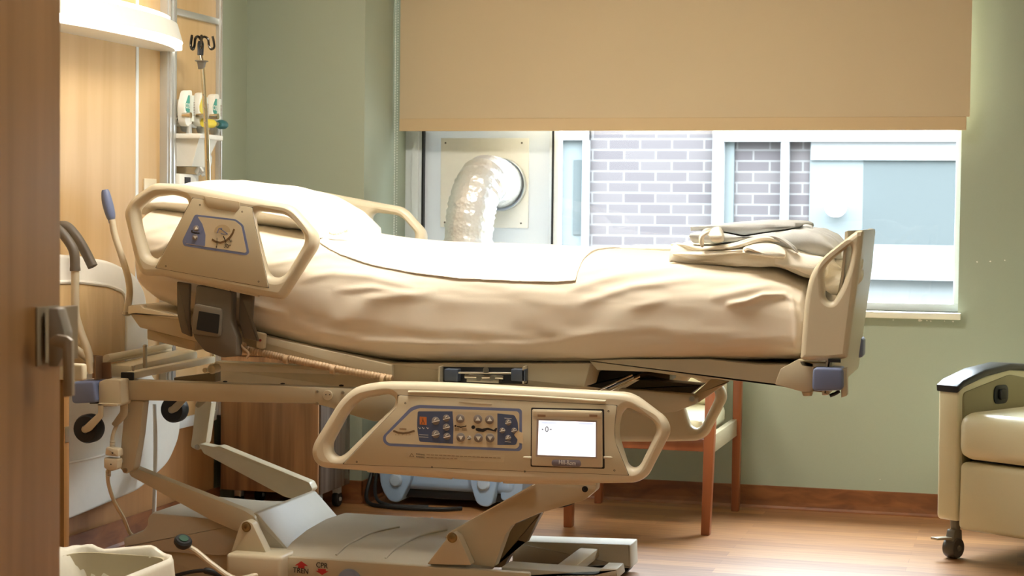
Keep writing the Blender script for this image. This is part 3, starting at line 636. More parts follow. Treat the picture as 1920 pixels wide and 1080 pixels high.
stroke(bm, [(946, 784), (959, 785)], yb_, 1); stroke(bm, [(947, 828), (958, 829)], yb_, 1); sub('small_print', bm, white_ink, rf)
bm = nb(); flatpx(bm, arcpx(887.5, 801, 3.6, 0, 340, 12), yb_); flatpx(bm, [(892, 803), (897, 802), (904, 804), (913, 802), (916, 802), (926, 806), (930, 802), (932.5, 803), (930, 809.5), (914, 806), (906, 810), (897, 809), (892, 807)], yb_)
flatpx(bm, arcpx(854, 798.5, 2, 0, 340, 8), yb_); stroke(bm, [(857, 799.5), (864, 801), (874, 799)], yb_, 2); stroke(bm, [(873, 800), (874, 797)], yb_, 1); sub('lying_figure_icon', bm, ink, rf)
bm = nb()
for k in range(3): stroke(bm, [(853, 803 + k * 1.8), (861, 803.2 + k * 1.8)], yb_, .7); stroke(bm, [(866, 803.2 + k * 1.8), (875, 803.4 + k * 1.8)], yb_, .7)
sub('icon_lines', bm, brown_ink, rf)
bm = nb(); stroke(bm, [(738, 808), (746, 811), (756, 812.5), (767, 811), (777, 808)], yp - .001, 4); stroke(bm, [(749, 803), (762, 804)], yp - .001, 1); stroke(bm, [(749, 805), (762, 806)], yp - .001, 1)
for u in (742, 748, 755, 762, 769): stroke(bm, [(u, 814), (u, 816)], yp - .001, .5)
sub('angle_scale', bm, brown_ink, rf)
bm = nb(); prism(bm, rpx([(764, 848), (946, 855), (945, 867), (763, 859)], 1), yp - .0003, yp); wl_ = sub('warning_label', bm, mat('label_tan', (198, 180, 146), 0.5), rf)
bm = nb(); stroke(bm, [(768, 856), (772, 850), (776, 856.4), (768, 856)], yp - .0004, .9)
for k in range(18): stroke(bm, [(800 + k * 7.8, 852.6 + k * .34), (806 + k * 7.8, 852.9 + k * .34)], yp - .0004, 1.2)
for k in range(8): stroke(bm, [(800 + k * 7.4, 857.6 + k * .34), (805.6 + k * 7.4, 857.9 + k * .34)], yp - .0004, 1.2)
sub('small_print', bm, brown_ink, rf)
sub_text('WARNING:', 788.5, 852.2, yp - .0005, 3.2, ink, rf, .05, 18); sub_text('WARNING:', 788.5, 857.2, yp - .0005, 3.2, ink, rf, .05, 18)
bm = nb()
for u, v in ((760, 756), (669, 866), (810, 876), (984, 884), (1141, 771), (1152, 882)):
    lathe(bm, aY(u, v, yf - .0012), (0, -1, 0), [(.003, -.001), (.003, .0004), (.0012, .0004), (.0012, -.0002), (0, -.0002)], 10)
sub('screw', bm, dkgrey, rf)
for a, b in (((690, 880), (848, 893)), ((852, 892), (940, 899)), ((944, 901), (1117, 904))):
    bm = nb(); cyl(bm, aY(*a, YN - .006), aY(*b, YN - .006), 0.0085, 14); sub('hinge_barrel', bm, beige, rf)
# scale screen built into the rail
bm = nb(); prism(bm, rpx([(996, 764), (1133, 767), (1134, 879), (995, 875)], 3), yf - .0016, yf, .0005); sub('screen_recess', bm, ink, rf)
bm = nb(); prism(bm, rpx([(999, 767), (1130, 770), (1131, 876), (1060, 875), (998, 872)], 3), yf - .009, yf - .001, .002); sc_ = sub('screen_housing', bm, mat('screen_bezel', (208, 194, 166), 0.4), rf)
ys_ = yf - .009
bm = nb(); prism(bm, rpx([(1001, 769), (1129, 772), (1129, 783), (1001, 780)], 3), ys_ - .003, ys_, .0015); sub('screen_hood', bm, mat('screen_bezel', (208, 194, 166), 0.4), rf)
bm = nb()
for u in (1015, 1112): flatpx(bm, [(u - 7, 777), (u + 8, 777.6), (u + 8, 782), (u - 7, 781.4)], ys_ - .003, .0006)
sub('hinge_mark', bm, mat('hinge_brown', (150, 118, 88), 0.5), rf)
bm = nb(); prism(bm, rpx([(1008, 785), (1121, 788), (1121, 859), (1006, 855)], 1), ys_ - .0006, ys_); sub('screen_bezel', bm, mat('mauve_bezel', (172, 158, 148), 0.5), rf)
bm = nb(); prism(bm, rpx([(1012, 787.5), (1118.5, 791), (1118, 856), (1010, 852)], 0), ys_ - .0012, ys_ - .0004); sub('display', bm, screen_m, rf, 'bright white lit display')
bm = nb(); flatpx(bm, [(1083, 791), (1113, 792), (1113, 797), (1083, 796)], ys_ - .0012, .0003); flatpx(bm, [(1014, 790), (1045, 791), (1045, 795), (1014, 794)], ys_ - .0012, .0003); sub('display_tint', bm, mat('pale_blue_tint', (214, 224, 248), 0.4, emit=(206, 218, 250), estr=0.42), rf)
sub_text('0', 1025.3, 805.3, ys_ - .0018, 11, ink, rf, .02)
bm = nb()
for u, s in ((1017.6, 1), (1032.4, -1)):
    stroke(bm, [(u - 2.6, 805 + .02 * (u - 1025)), (u + 2.6, 805.1)], ys_ - .0013, .7); flatpx(bm, [(u - 1.2, 803.7), (u - 1.2, 806.5), (u + 1.6, 805)] if s > 0 else [(u + 1.2, 803.7), (u + 1.2, 806.5), (u - 1.6, 805)], ys_ - .0013)
sub('arrow_mark', bm, ink, rf)
bm = nb(); prism(bm, rpx([(1036, 861), (1091, 862), (1091, 875), (1036, 873)], 6), ys_ - .0015, ys_, .0006); sub('name_badge', bm, mat('badge_mauve', (118, 110, 118), 0.4), rf)
sub_text('Hill-Rom', 1063.5, 867.8, ys_ - .0020, 9, white_ink, rf, .03, 32)
for u in (989, 1140):
    c = aY(u, 858, yf - .001); bm = nb(); lathe(bm, c, (1 if u > 1000 else -1, 0, 0), [(.004, -.012), (.004, .008), (.002, .012), (0, .013)], 10); sub('release_tab', bm, beige, rf)
# far rails: same mouldings on the far side
for src, lab in ((rh, 'far head siderail behind the pillow'), (rf, 'far foot siderail lowered behind the bed')):
    c = src.copy(); col.objects.link(c); c.location = (0, DY, 0); c['label'] = lab
bm = nb(); yi = YN + DY - 0.0265
def far(pts): return [(lambda p: (p.x, p.z))(aY(u, v, yi)) for u, v in pts]
bm = nb(); prism(bm, roundpoly(far([(653, 397), (679, 403), (684, 437), (660, 431)]), .004), yi - .001, yi); o = obj('inner_label', bm, mat('pale_blue_label', (176, 186, 212), 0.5), bed, 'pale blue label with up arrow and bed icon')
bm = nb(); prism(bm, far([(664, 411), (673, 413), (668, 405)]), yi - .0016, yi - .0009); a_ = sub('arrow_mark', bm, white_pl, o)
bm = nb(); 
for q in ([(660, 420), (664, 421), (664, 424), (660, 423)], [(666, 421), (680, 424), (680, 427), (666, 424)], [(667, 425), (668, 425), (668, 434), (667, 434)]): prism(bm, far(q), yi - .0016, yi - .0009)
sub('bed_icon', bm, bluedk, o)

# ---- siderail supports under the head rail
def strap(name, px, Y0, Y1, m, r=3, bev=.003, label=None):
    bm = nb(); prism(bm, roundpoly(pxl(px, Y0), r * Y0 / F), Y0, Y1, bev); return obj(name, bm, m, bed, label)
strap('rail_support_strap', [(331, 528), (356, 532), (354, 575), (358, 632), (340, 624), (332, 590)], 4.985, 4.999, dkgrey)
strap('rail_support_strap', [(449, 548), (475, 552), (472, 600), (484, 640), (456, 634), (447, 600)], 4.985, 4.999, dkgrey)
rl = strap('rail_release_housing', [(367, 534), (434, 546), (433, 605), (443, 632), (445, 668), (417, 671), (382, 658), (363, 634), (356, 606), (364, 572)], 4.955, 4.998, dkgrey, 6, .006)
bm = nb(); prism(bm, roundpoly(pxl([(366, 569), (419, 579), (415, 632), (361, 626)], 4.955), .012), 4.945, 4.958, .004); sub('latch_frame', bm, mat('warm_grey_plastic', (118, 110, 96), 0.45), rl)
bm = nb(); prism(bm, roundpoly(pxl([(373, 583), (412, 590), (409, 626), (368, 618)], 4.944), .003), 4.9435, 4.9455); sub('latch_opening', bm, black, rl)
bm = nb(); prism(bm, roundpoly(pxl([(480, 622), (496, 626), (494, 655), (482, 652)], 5.0), .006), 4.995, 5.02, .003); o = obj('hinge_plate', bm, beige_metal, bed)
bm = nb(); cyl(bm, aY(488, 638, 4.996), aY(488, 638, 4.99), .004, 10); sub('red_bolt', bm, mat('dark_red', (130, 40, 34), .5), o)

# ---- deck
def plateb(name, px, Y0, Y1, m, r=2, bev=.002, label=None, parent=None):
    bm = nb(); prism(bm, roundpoly(pxl(px, Y0), r * Y0 / F), Y0, Y1, bev); return obj(name, bm, m, parent or bed, label)
plateb('head_deck_section', [(244, 572), (262, 574), (342, 590), (480, 628), (735, 684), (735, 710), (560, 676), (480, 657), (366, 640), (262, 614), (246, 592)], 5.03, 5.92, beige_metal)
plateb('head_deck_shell', [(276, 618), (366, 640), (366, 658), (276, 636)], 5.06, 5.88, beige_metal)
plateb('head_deck_lip', [(240, 574), (262, 572), (268, 578), (345, 594), (342, 600), (256, 588), (240, 590)], 5.02, 5.06, cream_metal)
plateb('seat_deck_section', [(728, 682), (1108, 682), (1095, 726), (728, 722)], 5.045, 5.90, beige_metal, 1)
plateb('foot_deck_section', [(1104, 676), (1174, 674), (1330, 674), (1420, 684), (1490, 684), (1500, 676), (1522, 732), (1454, 721), (1343, 711), (1297, 708), (1215, 697), (1120, 694)], 5.06, 5.90, beige_metal, 1)
eb = plateb('foot_corner_block', [(1463, 692), (1496, 674), (1526, 681), (1524, 736), (1506, 735), (1453, 721)], 5.0, 5.05, beige_metal, 3)
bm = nb(); cyl(bm, aY(1514, 742, 5.02), aY(1514, 735, 5.02), .012, 14, .016); sub('rubber_foot', bm, beige_metal, eb)
bm = nb(); tube(bm, [aY(458, 655, 5.01), aY(520, 668, 5.01), aY(580, 681, 5.01), aY(660, 697, 5.01), aY(735, 710, 5.01)], lambda t, i: .0118 if i % 2 else .0100, 12, 26); obj('corrugated_hose', bm, hose_m, bed, 'clear ribbed hose slung under the deck edge')
bm = nb()
for u, v in ((455, 650), (537, 674), (625, 693), (718, 711)): lathe(bm, aY(u, v, 5.0), (1, 0, -.2), [(0, -.006), (.014, -.006), (.014, .006), (0, .006)], 12)
obj('hose_clip', bm, hose_m, bed)
bm = nb(); tube(bm, [aY(446, 640, 4.995), aY(456, 652, 4.985), aY(466, 662, 4.99), aY(462, 672, 5.0)], .0035, 8); obj('vinyl_tube', bm, mat('clear_tube', (220, 200, 170), .2), bed)
# mechanism under the seat
plateb('pivot_recess', [(828, 688), (988, 690), (988, 720), (828, 718)], 5.035, 5.05, black, 1, .0)
for u in (829, 986):
    bm = nb(); box(bm, aY(u, 700, 5.03).x - .002, aY(u, 700, 5.03).x + .002, 5.0, 5.04, aY(u, 718, 5.03).z, aY(u, 686, 5.03).z); obj('pivot_bracket', bm, beige_metal, bed)
for u0, u1 in ((833, 858), (958, 984)): plateb('pivot_block', [(u0, 692), (u1, 693), (u1, 716), (u0, 714)], 5.0, 5.035, mat('slate_block', (70, 80, 96), .4), 2)
bm = nb(); cyl(bm, aY(860, 699, 4.995), aY(958, 700, 4.995), .003, 10); cyl(bm, aY(872, 706, 5.0), aY(944, 708, 5.0), .006, 10); box(bm, aY(878, 700, 5.01).x, aY(938, 700, 5.01).x, 4.995, 5.03, aY(900, 716, 5.01).z, aY(900, 703, 5.01).z)
for u in (898, 923): cyl(bm, aY(u, 709, 4.99), aY(u, 709, 5.0), .008, 12)
cyl(bm, aY(911, 694, 4.99), aY(911, 694, 5.03), .009, 12)
obj('pivot_rod', bm, steel, bed)
# mechanism under the foot section
plateb('actuator', [(1094, 724), (1112, 702), (1146, 686), (1173, 686), (1182, 695), (1198, 702), (1182, 708), (1140, 730)], 5.20, 5.32, blackm, 2, .004)
bm = nb(); cyl(bm, aY(1122, 732, 5.15), aY(1186, 703, 5.15), .0025, 8); cyl(bm, aY(1142, 733, 5.15), aY(1200, 706, 5.15), .0025, 8); obj('actuator_rod', bm, chrome, bed)
plateb('actuator_shield', [(1188, 694), (1256, 700), (1256, 714), (1188, 712)], 5.30, 5.40, mat('bronze_shield', (120, 98, 74), .3, .5), 1)
plateb('link_plate', [(1168, 730), (1199, 712), (1316, 722), (1292, 741)], 5.22, 5.30, mat('dark_olive_steel', (72, 66, 54), .35, .4), 1)
ga = plateb('gusset_arm', [(1160, 729), (1297, 740), (1306, 747), (1304, 758), (1266, 772), (1200, 778), (1160, 762)], 5.16, 5.20, beige_metal, 3)
bm = nb(); cyl(bm, aY(1297, 748, 5.16), aY(1297, 748, 5.15), .008, 12); sub('pivot_bolt', bm, steel, ga)
plateb('foot_strut', [(1300, 740), (1334, 710), (1366, 716), (1308, 756)], 5.205, 5.235, beige_metal, 1)

# ---- intermediate frame
nr = plateb('frame_rail', [(228, 713), (640, 728), (1100, 742), (1100, 800), (700, 790), (655, 777), (622, 765), (590, 757), (228, 750)], 5.04, 5.10, beige_metal, 2)
bm = nb(); lathe(bm, aY(615, 741, 5.04), (0, -1, 0), [(.0155, -.002), (.0155, .004), (.0145, .006), (0, .006)], 24); dk = sub('round_cap', bm, beige, nr)
bm = nb()
for u in (611, 618): cyl(bm, aY(u, 740, 5.034), aY(u, 740, 5.0325), .0018, 8)
o = obj('cap_hole', bm, ink, None); fix_sub(o, nr)
bm = nb()
for u, v in ((595, 734), (595, 757), (643, 736)): lathe(bm, aY(u, v, 5.04), (0, -1, 0), [(.005, -.002), (.005, .003), (0, .004)], 10)
sub('bolt', bm, steel, nr)
bm = nb()
for u, v in ((422, 716), (530, 720), (640, 723)): lathe(bm, aY(u, v, 5.10), (0, 0, 1), [(.007, -.004), (.007, .002), (0, .004)], 10)
sub('black_plug', bm, black, nr)
plateb('frame_rail', [(400, 690), (720, 704), (720, 736), (400, 722)], 5.60, 5.66, cream_metal, 1)
plateb('inner_channel', [(402, 678), (700, 692), (700, 704), (402, 695)], 5.52, 5.58, cream_metal, 1)
# head end: corner post, crossbars, bumpers, wheels
cbk = plateb('corner_post', [(184, 716), (197, 711), (226, 712), (228, 756), (226, 761), (184, 764)], 4.99, 5.10, beige_metal, 5, .006)
plateb('gap_shade', [(168, 717), (186, 717), (186, 757), (168, 757)], 5.02, 5.08, black, 1, 0)  # black plate put in for the shade between bumper and corner post
def bumper(px, Y0, Y1, lab):
    bm = nb(); prism(bm, roundpoly(pxl(px, Y0), .014), Y0, Y1, .007, 3); return obj('corner_bumper', bm, blue, bed, lab)
bumper([(132, 716), (176, 714), (182, 755), (134, 757)], 4.975, 5.07, 'blue rubber bumper at head corner nearest the door')
bm = nb(); b0 = aY(175, 690, 5.0); b1 = aY(207, 690, 5.0)
prism(bm, pxl([(173, 666), (190, 667), (190, 680), (207, 679), (208, 711), (173, 709)], 5.03), 5.03, 5.035)
bx = aY(190, 690, 5.03).x; box(bm, bx - .002, bx + .002, 4.99, 5.035, aY(190, 710, 5.03).z, aY(190, 667, 5.03).z)
obj('steel_bracket', bm, brownm, bed, 'bare brown steel bracket')
def bar(name, a, Ya, b, Yb, w, h, m, bev=.004):
    p = aY(*a, Ya); q = aY(*b, Yb); d = (q - p); L = d.length; bm = nb(); box(bm, -w / 2, w / 2, 0, L, -h, 0, bev)
    rot = d.to_track_quat('Y', 'Z').to_matrix().to_4x4(); bm.transform(Matrix.Translation(p) @ rot); return obj(name, bm, m, bed)
cb1 = bar('head_crossbar', (244, 697), 5.06, (396, 668), 5.74, .032, .022, cream_metal)
p = aY(240, 699, 5.055); bm = nb(); box(bm, p.x - .02, p.x + .02, 5.045, 5.058, p.z - .024, p.z + .002, .002); sub('bar_end_cap', bm, black, cb1)
bar('head_crossbar', (222, 684), 5.10, (350, 656), 5.72, .085, .040, cream_metal, .012)
bm = nb(); cyl(bm, aY(200, 671, 5.06), aY(318, 649, 5.72), .011, 14); cyl(bm, aY(196, 676, 5.06), aY(318, 656, 5.72), .009, 14); obj('head_crosstube', bm, cream_metal, bed)
bm = nb(); p = aY(272, 690, 5.09); cyl(bm, p, p + Vector((0, 0, .068)), .0065, 14); lathe(bm, p + Vector((0, 0, .066)), (0, 0, 1), [(.0065, 0), (.0075, .001), (.0075, .004), (.004, .007), (0, .007)], 14); obj('locating_pin', bm, steel, bed)
bm = nb(); p = aY(250, 696, 5.06); cyl(bm, p, p + Vector((0, 0, .012)), .003, 10); cyl(bm, p + Vector((0, 0, .012)), p + Vector((0, 0, .016)), .006, 10); obj('height_screw', bm, steel, bed)
plateb('head_bracket_box', [(326, 708), (404, 698), (404, 716), (326, 716)], 5.20, 5.24, mat('olive_steel', (120, 110, 86), .4), 1)
bm = nb(); lathe(bm, aY(398, 692, 5.2), (0, -1, 0), [(0, -.03), (.016, -.03), (.016, .0), (.012, .006), (0, .006)], 14); lathe(bm, aY(386, 694, 5.19), (0, -1, 0), [(0, 0), (.008, 0), (.008, .008), (0, .008)], 10); obj('head_pivot', bm, cream_metal, bed)
def headwheel(dy, first=True):
    c = aY(164, 803, 5.0) + Vector((0, dy, 0))
    bm = nb()
    P = roundpoly(pxl([(183, 756), (193, 758), (193, 782), (170, 808), (160, 812), (154, 804), (158, 798), (184, 774)], 4.965), .006)
    prism(bm, P, 4.965, 4.970, .001); P = roundpoly(pxl([(205, 757), (219, 757), (219, 784), (206, 798), (196, 806), (188, 800), (205, 776)], 4.965), .006); prism(bm, P, 5.033, 5.038, .001)
    box(bm, aY(183, 757, 4.965).x, aY(219, 757, 4.965).x, 4.965, 5.038, aY(190, 758, 5).z, aY(190, 755, 5).z + .001)
    bm.transform(Matrix.Translation((0, dy, 0))); fk = obj('caster_fork', bm, beige_metal, bed)
    w = wheel('caster_wheel', c + Vector((.006, 0, 0)), .0445, .05, bed)
headwheel(0); headwheel(.585)

# ---- push handles
def tubepart(name, pts, r, m, label=None, seg=14, smooth=True):
    bm = nb(); tube(bm, [aY(u, v, Y) for u, v, Y in pts], r, seg, 8, smooth); return obj(name, bm, m, bed, label)
ph = tubepart('push_handle', [(141, 500, 5.0), (141, 560, 5.0), (142, 590, 5.0), (151, 622, 5.0), (166, 662, 5.0), (172, 700, 5.0)], .0125, beige)
bm = nb(); tube(bm, [aY(u, v, 5.0) for u, v in ((96, 425), (112, 433), (128, 452), (139, 474), (141, 508))], lambda t, i: .0155 if t < .96 else .0165, 14); o = obj('grip', bm, dkgrey, None); fix_sub(o, ph)
ph2 = tubepart('push_handle', [(90, 418, 5.14), (80, 430, 5.14), (84, 520, 5.14), (110, 620, 5.14), (180, 685, 5.14)], .0125, beige)
bm = nb(); tube(bm, [aY(u, v, 5.14) for u, v in ((98, 428), (122, 424), (140, 440), (158, 468), (174, 500))], .0165, 14); o = obj('grip', bm, dkgrey, None); fix_sub(o, ph2)
ph3 = tubepart('fold_handle', [(210, 412, 5.08), (215, 440, 5.08), (228, 480, 5.08), (240, 520, 5.08), (243, 552, 5.08), (237, 588, 5.08)], .0105, beige)
bm = nb(); tube(bm, [aY(u, v, 5.08) for u, v in ((197, 356), (201, 378), (207, 402), (210, 418))], lambda t, i: .010 + .007 * math.sin(min(1, t * 1.15) * math.pi) ** .6, 14); o = obj('blue_grip', bm, blue, None, 'slate blue rubber grip'); fix_sub(o, ph3)
bm = nb(); lathe(bm, aY(238, 584, 5.07), (0, 0, -1), [(0, 0), (.014, 0), (.014, .01), (.008, .014), (0, .014)], 12); o = obj('handle_foot', bm, steel, None); fix_sub(o, ph3)

# ---- drip pole at the far head corner
YP = 5.93
pb = aY(400, 700, YP); pt = aY(379, 120, YP); ptop = aY(375, 92, YP)
bm = nb(); cyl(bm, pb, aY(388, 262, YP), .0105, 14); cyl(bm, aY(388, 262, YP), pt, .0082, 14); pole = obj('drip_pole', bm, mat('brass_tinted_chrome', (236, 222, 190), .22, 1.0), bed, 'tall chrome drip pole with four hooks')
bm = nb(); cyl(bm, pt, ptop, .007, 12); sub('inner_pole', bm, chrome, pole)
bm = nb(); lathe(bm, aY(377.5, 130, YP), (0.03, 0, 1), [(0, 0), (.011, 0), (.015, .02), (.017, .026), (.024, .028), (.024, .031), (0, .031)], 18); sub('pole_collar', bm, dkgrey, pole)
bm = nb(); lathe(bm, aY(376, 93, YP), (0.02, 0, 1), [(0, -.02), (.011, -.02), (.012, .02), (.009, .03), (0, .03)], 14); sub('hook_hub', bm, black, pole)
hb = aY(376, 74, YP)
for ang in (20, 160, 250, 300):
    a = math.radians(ang); d = Vector((math.cos(a), math.sin(a), 0)); bm = nb()
    tube(bm, [hb, hb + d * .012 + Vector((0, 0, .010)), hb + d * .026 + Vector((0, 0, .002)), hb + d * .030 + Vector((0, 0, -.022)), hb + d * .038 + Vector((0, 0, -.034)), hb + d * .048 + Vector((0, 0, -.026)), hb + d * .046 + Vector((0, 0, -.004)), hb + d * .042 + Vector((0, 0, .012))], .0042, 8, 5)
    sub('hook', bm, mat('black_chrome', (70, 66, 60), .15, .9), pole)
bm = nb()
for v in (178, 202, 230, 300): lathe(bm, aY(378 + (v - 120) * .054 + 1, v, YP - .009), (0, -1, 0), [(.003, 0), (.003, .002), (0, .003)], 8)
sub('detent_button', bm, steel, pole)

# ---- footboard
fb = plateb('footboard', [(1540, 742), (1552, 640), (1576, 520), (1584, 442), (1585, 434), (1590, 432), (1589, 450), (1583, 520), (1567, 640), (1553, 742)], 4.995, 5.93, beige, 4, .008, 'beige moulded footboard with grab handle wings')
W_out = [(1499, 672), (1508, 560), (1517, 515), (1540, 483), (1590, 444), (1606, 432), (1618, 432), (1613, 480), (1588, 672), (1556, 678), (1504, 676)]
W_h = [(1545, 558), (1542, 508), (1552, 492), (1584, 466), (1593, 459), (1596, 468), (1592, 496), (1576, 542), (1560, 567), (1551, 566)]
wg = curve_plate('footboard_wing', [rpb(W_out, [6, 30, 22, 30, 20, 10, 4, 10, 6, 20, 6]), rpb(W_h, [10, 16, 12, 20, 4, 6, 14, 20, 8, 6])], 5.0, .026, .015, beige, None, 'near wing of the footboard with grab opening'); fix_sub(wg, fb)
c = wg.copy(); col.objects.link(c); c.location = (-.045, .90, 0); c['label'] = 'far wing of the footboard'; c.parent = fb
bm = nb(); prism(bm, roundpoly(pxl([(1500, 676), (1552, 679), (1550, 690), (1505, 686)], 5.02), .003), 5.0, 5.92, .002); sub('footboard_base', bm, beige_metal, fb)
bm = nb(); prism(bm, pxl([(1553, 673), (1576, 674), (1576, 680), (1553, 679)], 4.972), 4.970, 4.98); sub('latch', bm, black, fb)
bm = nb(); prism(bm, roundpoly(pxl([(1524, 683), (1546, 684), (1546, 736), (1524, 734)], 5.03), .003), 5.03, 5.88); obj('foot_end_beam', bm, mat('brown_steel', (150, 122, 92), .4, .2), bed)
b1_ = bumper([(1524, 689), (1580, 690), (1581, 732), (1522, 734)], 4.965, 5.05, 'blue rubber bumper at near foot corner')
bm = nb()
p = aY(1570, 696, 5.0); box(bm, p.x - .04, p.x - .004, 5.87, 5.96, p.z - .028, p.z + .036, .010, 3); obj('corner_bumper', bm, blue, bed, 'blue rubber bumper at far foot corner')
plateb('foot_bracket', [(1578, 692), (1588, 690), (1588, 742), (1577, 746)], 4.99, 5.03, beige_metal, 2)
bm = nb(); tube(bm, [aY(1556, 742, 5.02), aY(1566, 738, 5.02), aY(1574, 733, 5.02)], .005, 8); obj('foot_latch', bm, black, bed)

# ---- lift arms
ua = plateb('upper_lift_link', [(239, 750), (269, 752), (262, 815), (251, 880), (236, 889), (223, 876), (230, 803), (232, 776)], 5.05, 5.09, beige_metal, 5)
bm = nb()
for u, v in ((241, 770), (228, 865), (235, 882)): lathe(bm, aY(u, v, 5.05), (0, -1, 0), [(.005 if v < 880 else .008, -.001), (.005 if v < 880 else .008, .004), (0, .006)], 12)
sub('bolt', bm, steel, ua)
plateb('lower_lift_arm', [(240, 872), (275, 886), (459, 958), (478, 970), (484, 990), (470, 1003), (440, 995), (393, 974), (243, 892)], 5.10, 5.14, beige_metal, 6)
uf = plateb('upper_lift_link', [(367, 752), (397, 752), (386, 831), (371, 845), (357, 838), (361, 811)], 5.70, 5.74, cream_metal, 5)
bm = nb(); lathe(bm, aY(370, 838, 5.70), (0, -1, 0), [(.009, -.001), (.009, .004), (0, .006)], 12); sub('bolt', bm, steel, uf)
plateb('lower_lift_arm', [(372, 832), (400, 838), (410, 836), (580, 905), (586, 918), (566, 940), (532, 931), (381, 850)], 5.64, 5.69, cream_metal, 4)
fa = plateb('foot_lift_arm', [(833, 1008), (845, 996), (1003, 906), (1118, 906), (1117, 920), (1095, 938), (1012, 962), (960, 984), (948, 1002), (926, 1064), (882, 1058), (862, 1014)], 5.07, 5.12, beige_metal, 4)
bm = nb(); stroke(bm, [(905, 962), (1003, 908)], 5.068, 2.0, .03); sub('flange', bm, cream_metal, fa)
bm = nb(); lathe(bm, aY(1097, 917, 5.07), (0, -1, 0), [(.009, -.001), (.009, .003), (.004, .003), (.004, .001), (0, .001)], 14); sub('bolt', bm, blackm, fa)
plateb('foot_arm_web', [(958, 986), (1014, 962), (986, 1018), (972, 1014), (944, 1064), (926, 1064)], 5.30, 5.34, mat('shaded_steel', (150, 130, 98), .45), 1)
for u, v, px in ((462, 988, [(432, 1040), (448, 990), (454, 979), (463, 976), (473, 982), (503, 1044)]), (848, 1008, [(800, 1058), (836, 1012), (842, 1002), (850, 999), (860, 1006), (884, 1060)])):
    t_ = plateb('pivot_stand', px, 5.03, 5.07, beige_metal, 4)
    bm = nb(); lathe(bm, aY(u, v, 5.03), (0, -1, 0), [(.0155, -.001), (.0155, .001), (.012, .001), (.012, .004), (.007, .007), (.003, .007), (.003, .004), (0, .004)], 20); sub('pivot_bolt', bm, mat('brass', (150, 130, 90), .3, .9), t_)

# ---- base
plateb('base_head_cover', [(230, 1010), (268, 994), (274, 986), (276, 970), (284, 961), (400, 972), (472, 974), (492, 1034), (408, 1043), (232, 1030)], 5.14, 5.52, greycover, 5, .010)
plateb('base_head_skirt', [(234, 1026), (430, 1041), (430, 1090), (240, 1084)], 5.16, 5.52, beige_metal, 2)
plateb('base_slope_cover', [(466, 966), (474, 962), (482, 962), (546, 1036), (540, 1042), (490, 1036)], 5.12, 5.60, greycover, 4, .006)
cx0, cx1 = aY(524, 1040, 5.05).x, aY(872, 1050, 5.05).x; zz = aY(670, 1053, 5.05).z
bm = nb(); prism(bm, [(5.05, .05), (5.05, zz - .004), (5.065, zz + .006), (5.14, zz + .030), (5.26, zz + .048), (5.42, zz + .056), (5.58, zz + .05), (5.60, zz + .03), (5.60, .05)], cx0, cx1, .008, 2, 'X'); bc = obj('base_centre_cover', bm, greycover, bed)
for u in (636, 728):
    xx = aY(u, 1040, 5.1).x; bm = nb(); tube(bm, [(xx, 5.075, zz + .010), (xx + .012, 5.14, zz + .0305), (xx + .045, 5.26, zz + .0485), (xx + .10, 5.36, zz + .0545)], .0035, 8); sub('cover_rib', bm, greycover, bc)
xa_, xb_ = aY(522, 1045, 5.03).x, aY(992, 1062, 5.03).x; za_ = aY(660, 1052, 5.03).z
bm = nb(); box(bm, xa_, xb_, 5.03, 5.055, .04, za_ - .001, .004); ap = obj('base_apron', bm, beige_metal, bed)
xc0, xc1 = aY(424, 1040, 4.98).x, aY(528, 1046, 4.98).x; zc_ = aY(470, 1040, 4.98).z
bm = nb(); box(bm, xc0, xc1, 4.975, 5.12, .04, zc_, .012, 3); obj('pedal_housing', bm, beige_metal, bed)
sub_text('TREN', 564, 1070.5, 5.0285, 11, ink, ap, .05, 32); sub_text('CPR', 603.5, 1060.5, 5.0285, 11, ink, ap, .05, 24)
bm = nb(); flatpx(bm, [(553, 1060), (565, 1052), (577, 1061), (571, 1061), (571, 1066), (559, 1065), (559, 1060)], 5.0295, .001); sub('red_up_arrow', bm, red_ink, ap)
bm = nb(); flatpx(bm, [(596, 1066), (611, 1067), (611, 1071), (616, 1071), (604, 1078), (592, 1070), (597, 1070)], 5.0295, .001); sub('red_down_arrow', bm, red_ink, ap)
p = aY(657, 1083, 5.03); bm = nb(); lathe(bm, p + Vector((0, 0, -.012)), (0, -1, 0.3), [(0, .0), (.036, 0), (.036, .02), (.030, .032), (0, .036)], 30); k_ = sub('foot_pedal', bm, mat('grey_blue_pedal', (130, 134, 150), .35), ap)
p = aY(808, 988, 5.62); bm = nb(); prism(bm, roundpoly(pxl([(790, 978), (800, 975), (828, 990), (818, 993), (790, 990)], 5.64), .004), 5.62, 5.70, .004); obj('far_foot_pedal', bm, blue, bed)
plateb('base_beam', [(960, 1014), (1182, 1021), (1183, 1066), (960, 1056)], 5.62, 5.73, greycover, 3, .006)
plateb('base_beam', [(940, 1063), (1116, 1076), (1128, 1066), (1156, 1067), (1159, 1084), (940, 1084)], 5.12, 5.22, greycover, 2, .004)
xe = aY(1180, 1060, 5.62).x
bm = nb(); box(bm, xe - .16, xe - .10, 5.14, 5.71, .055, .085, .004); obj('base_crossmember', bm, beige_metal, bed)
for cx_, cy_ in ((xe - .035, 5.675), (xe - .035, 5.17), (xa_ - .45, 5.30), (xa_ - .45, 5.48)):
    wheel('base_caster', (cx_, cy_, .036), .036, .045, bed)
bm = nb(); box(bm, xe - .06, xe + .0, 5.645, 5.70, .055, .075); obj('caster_housing', bm, beige_metal, bed)
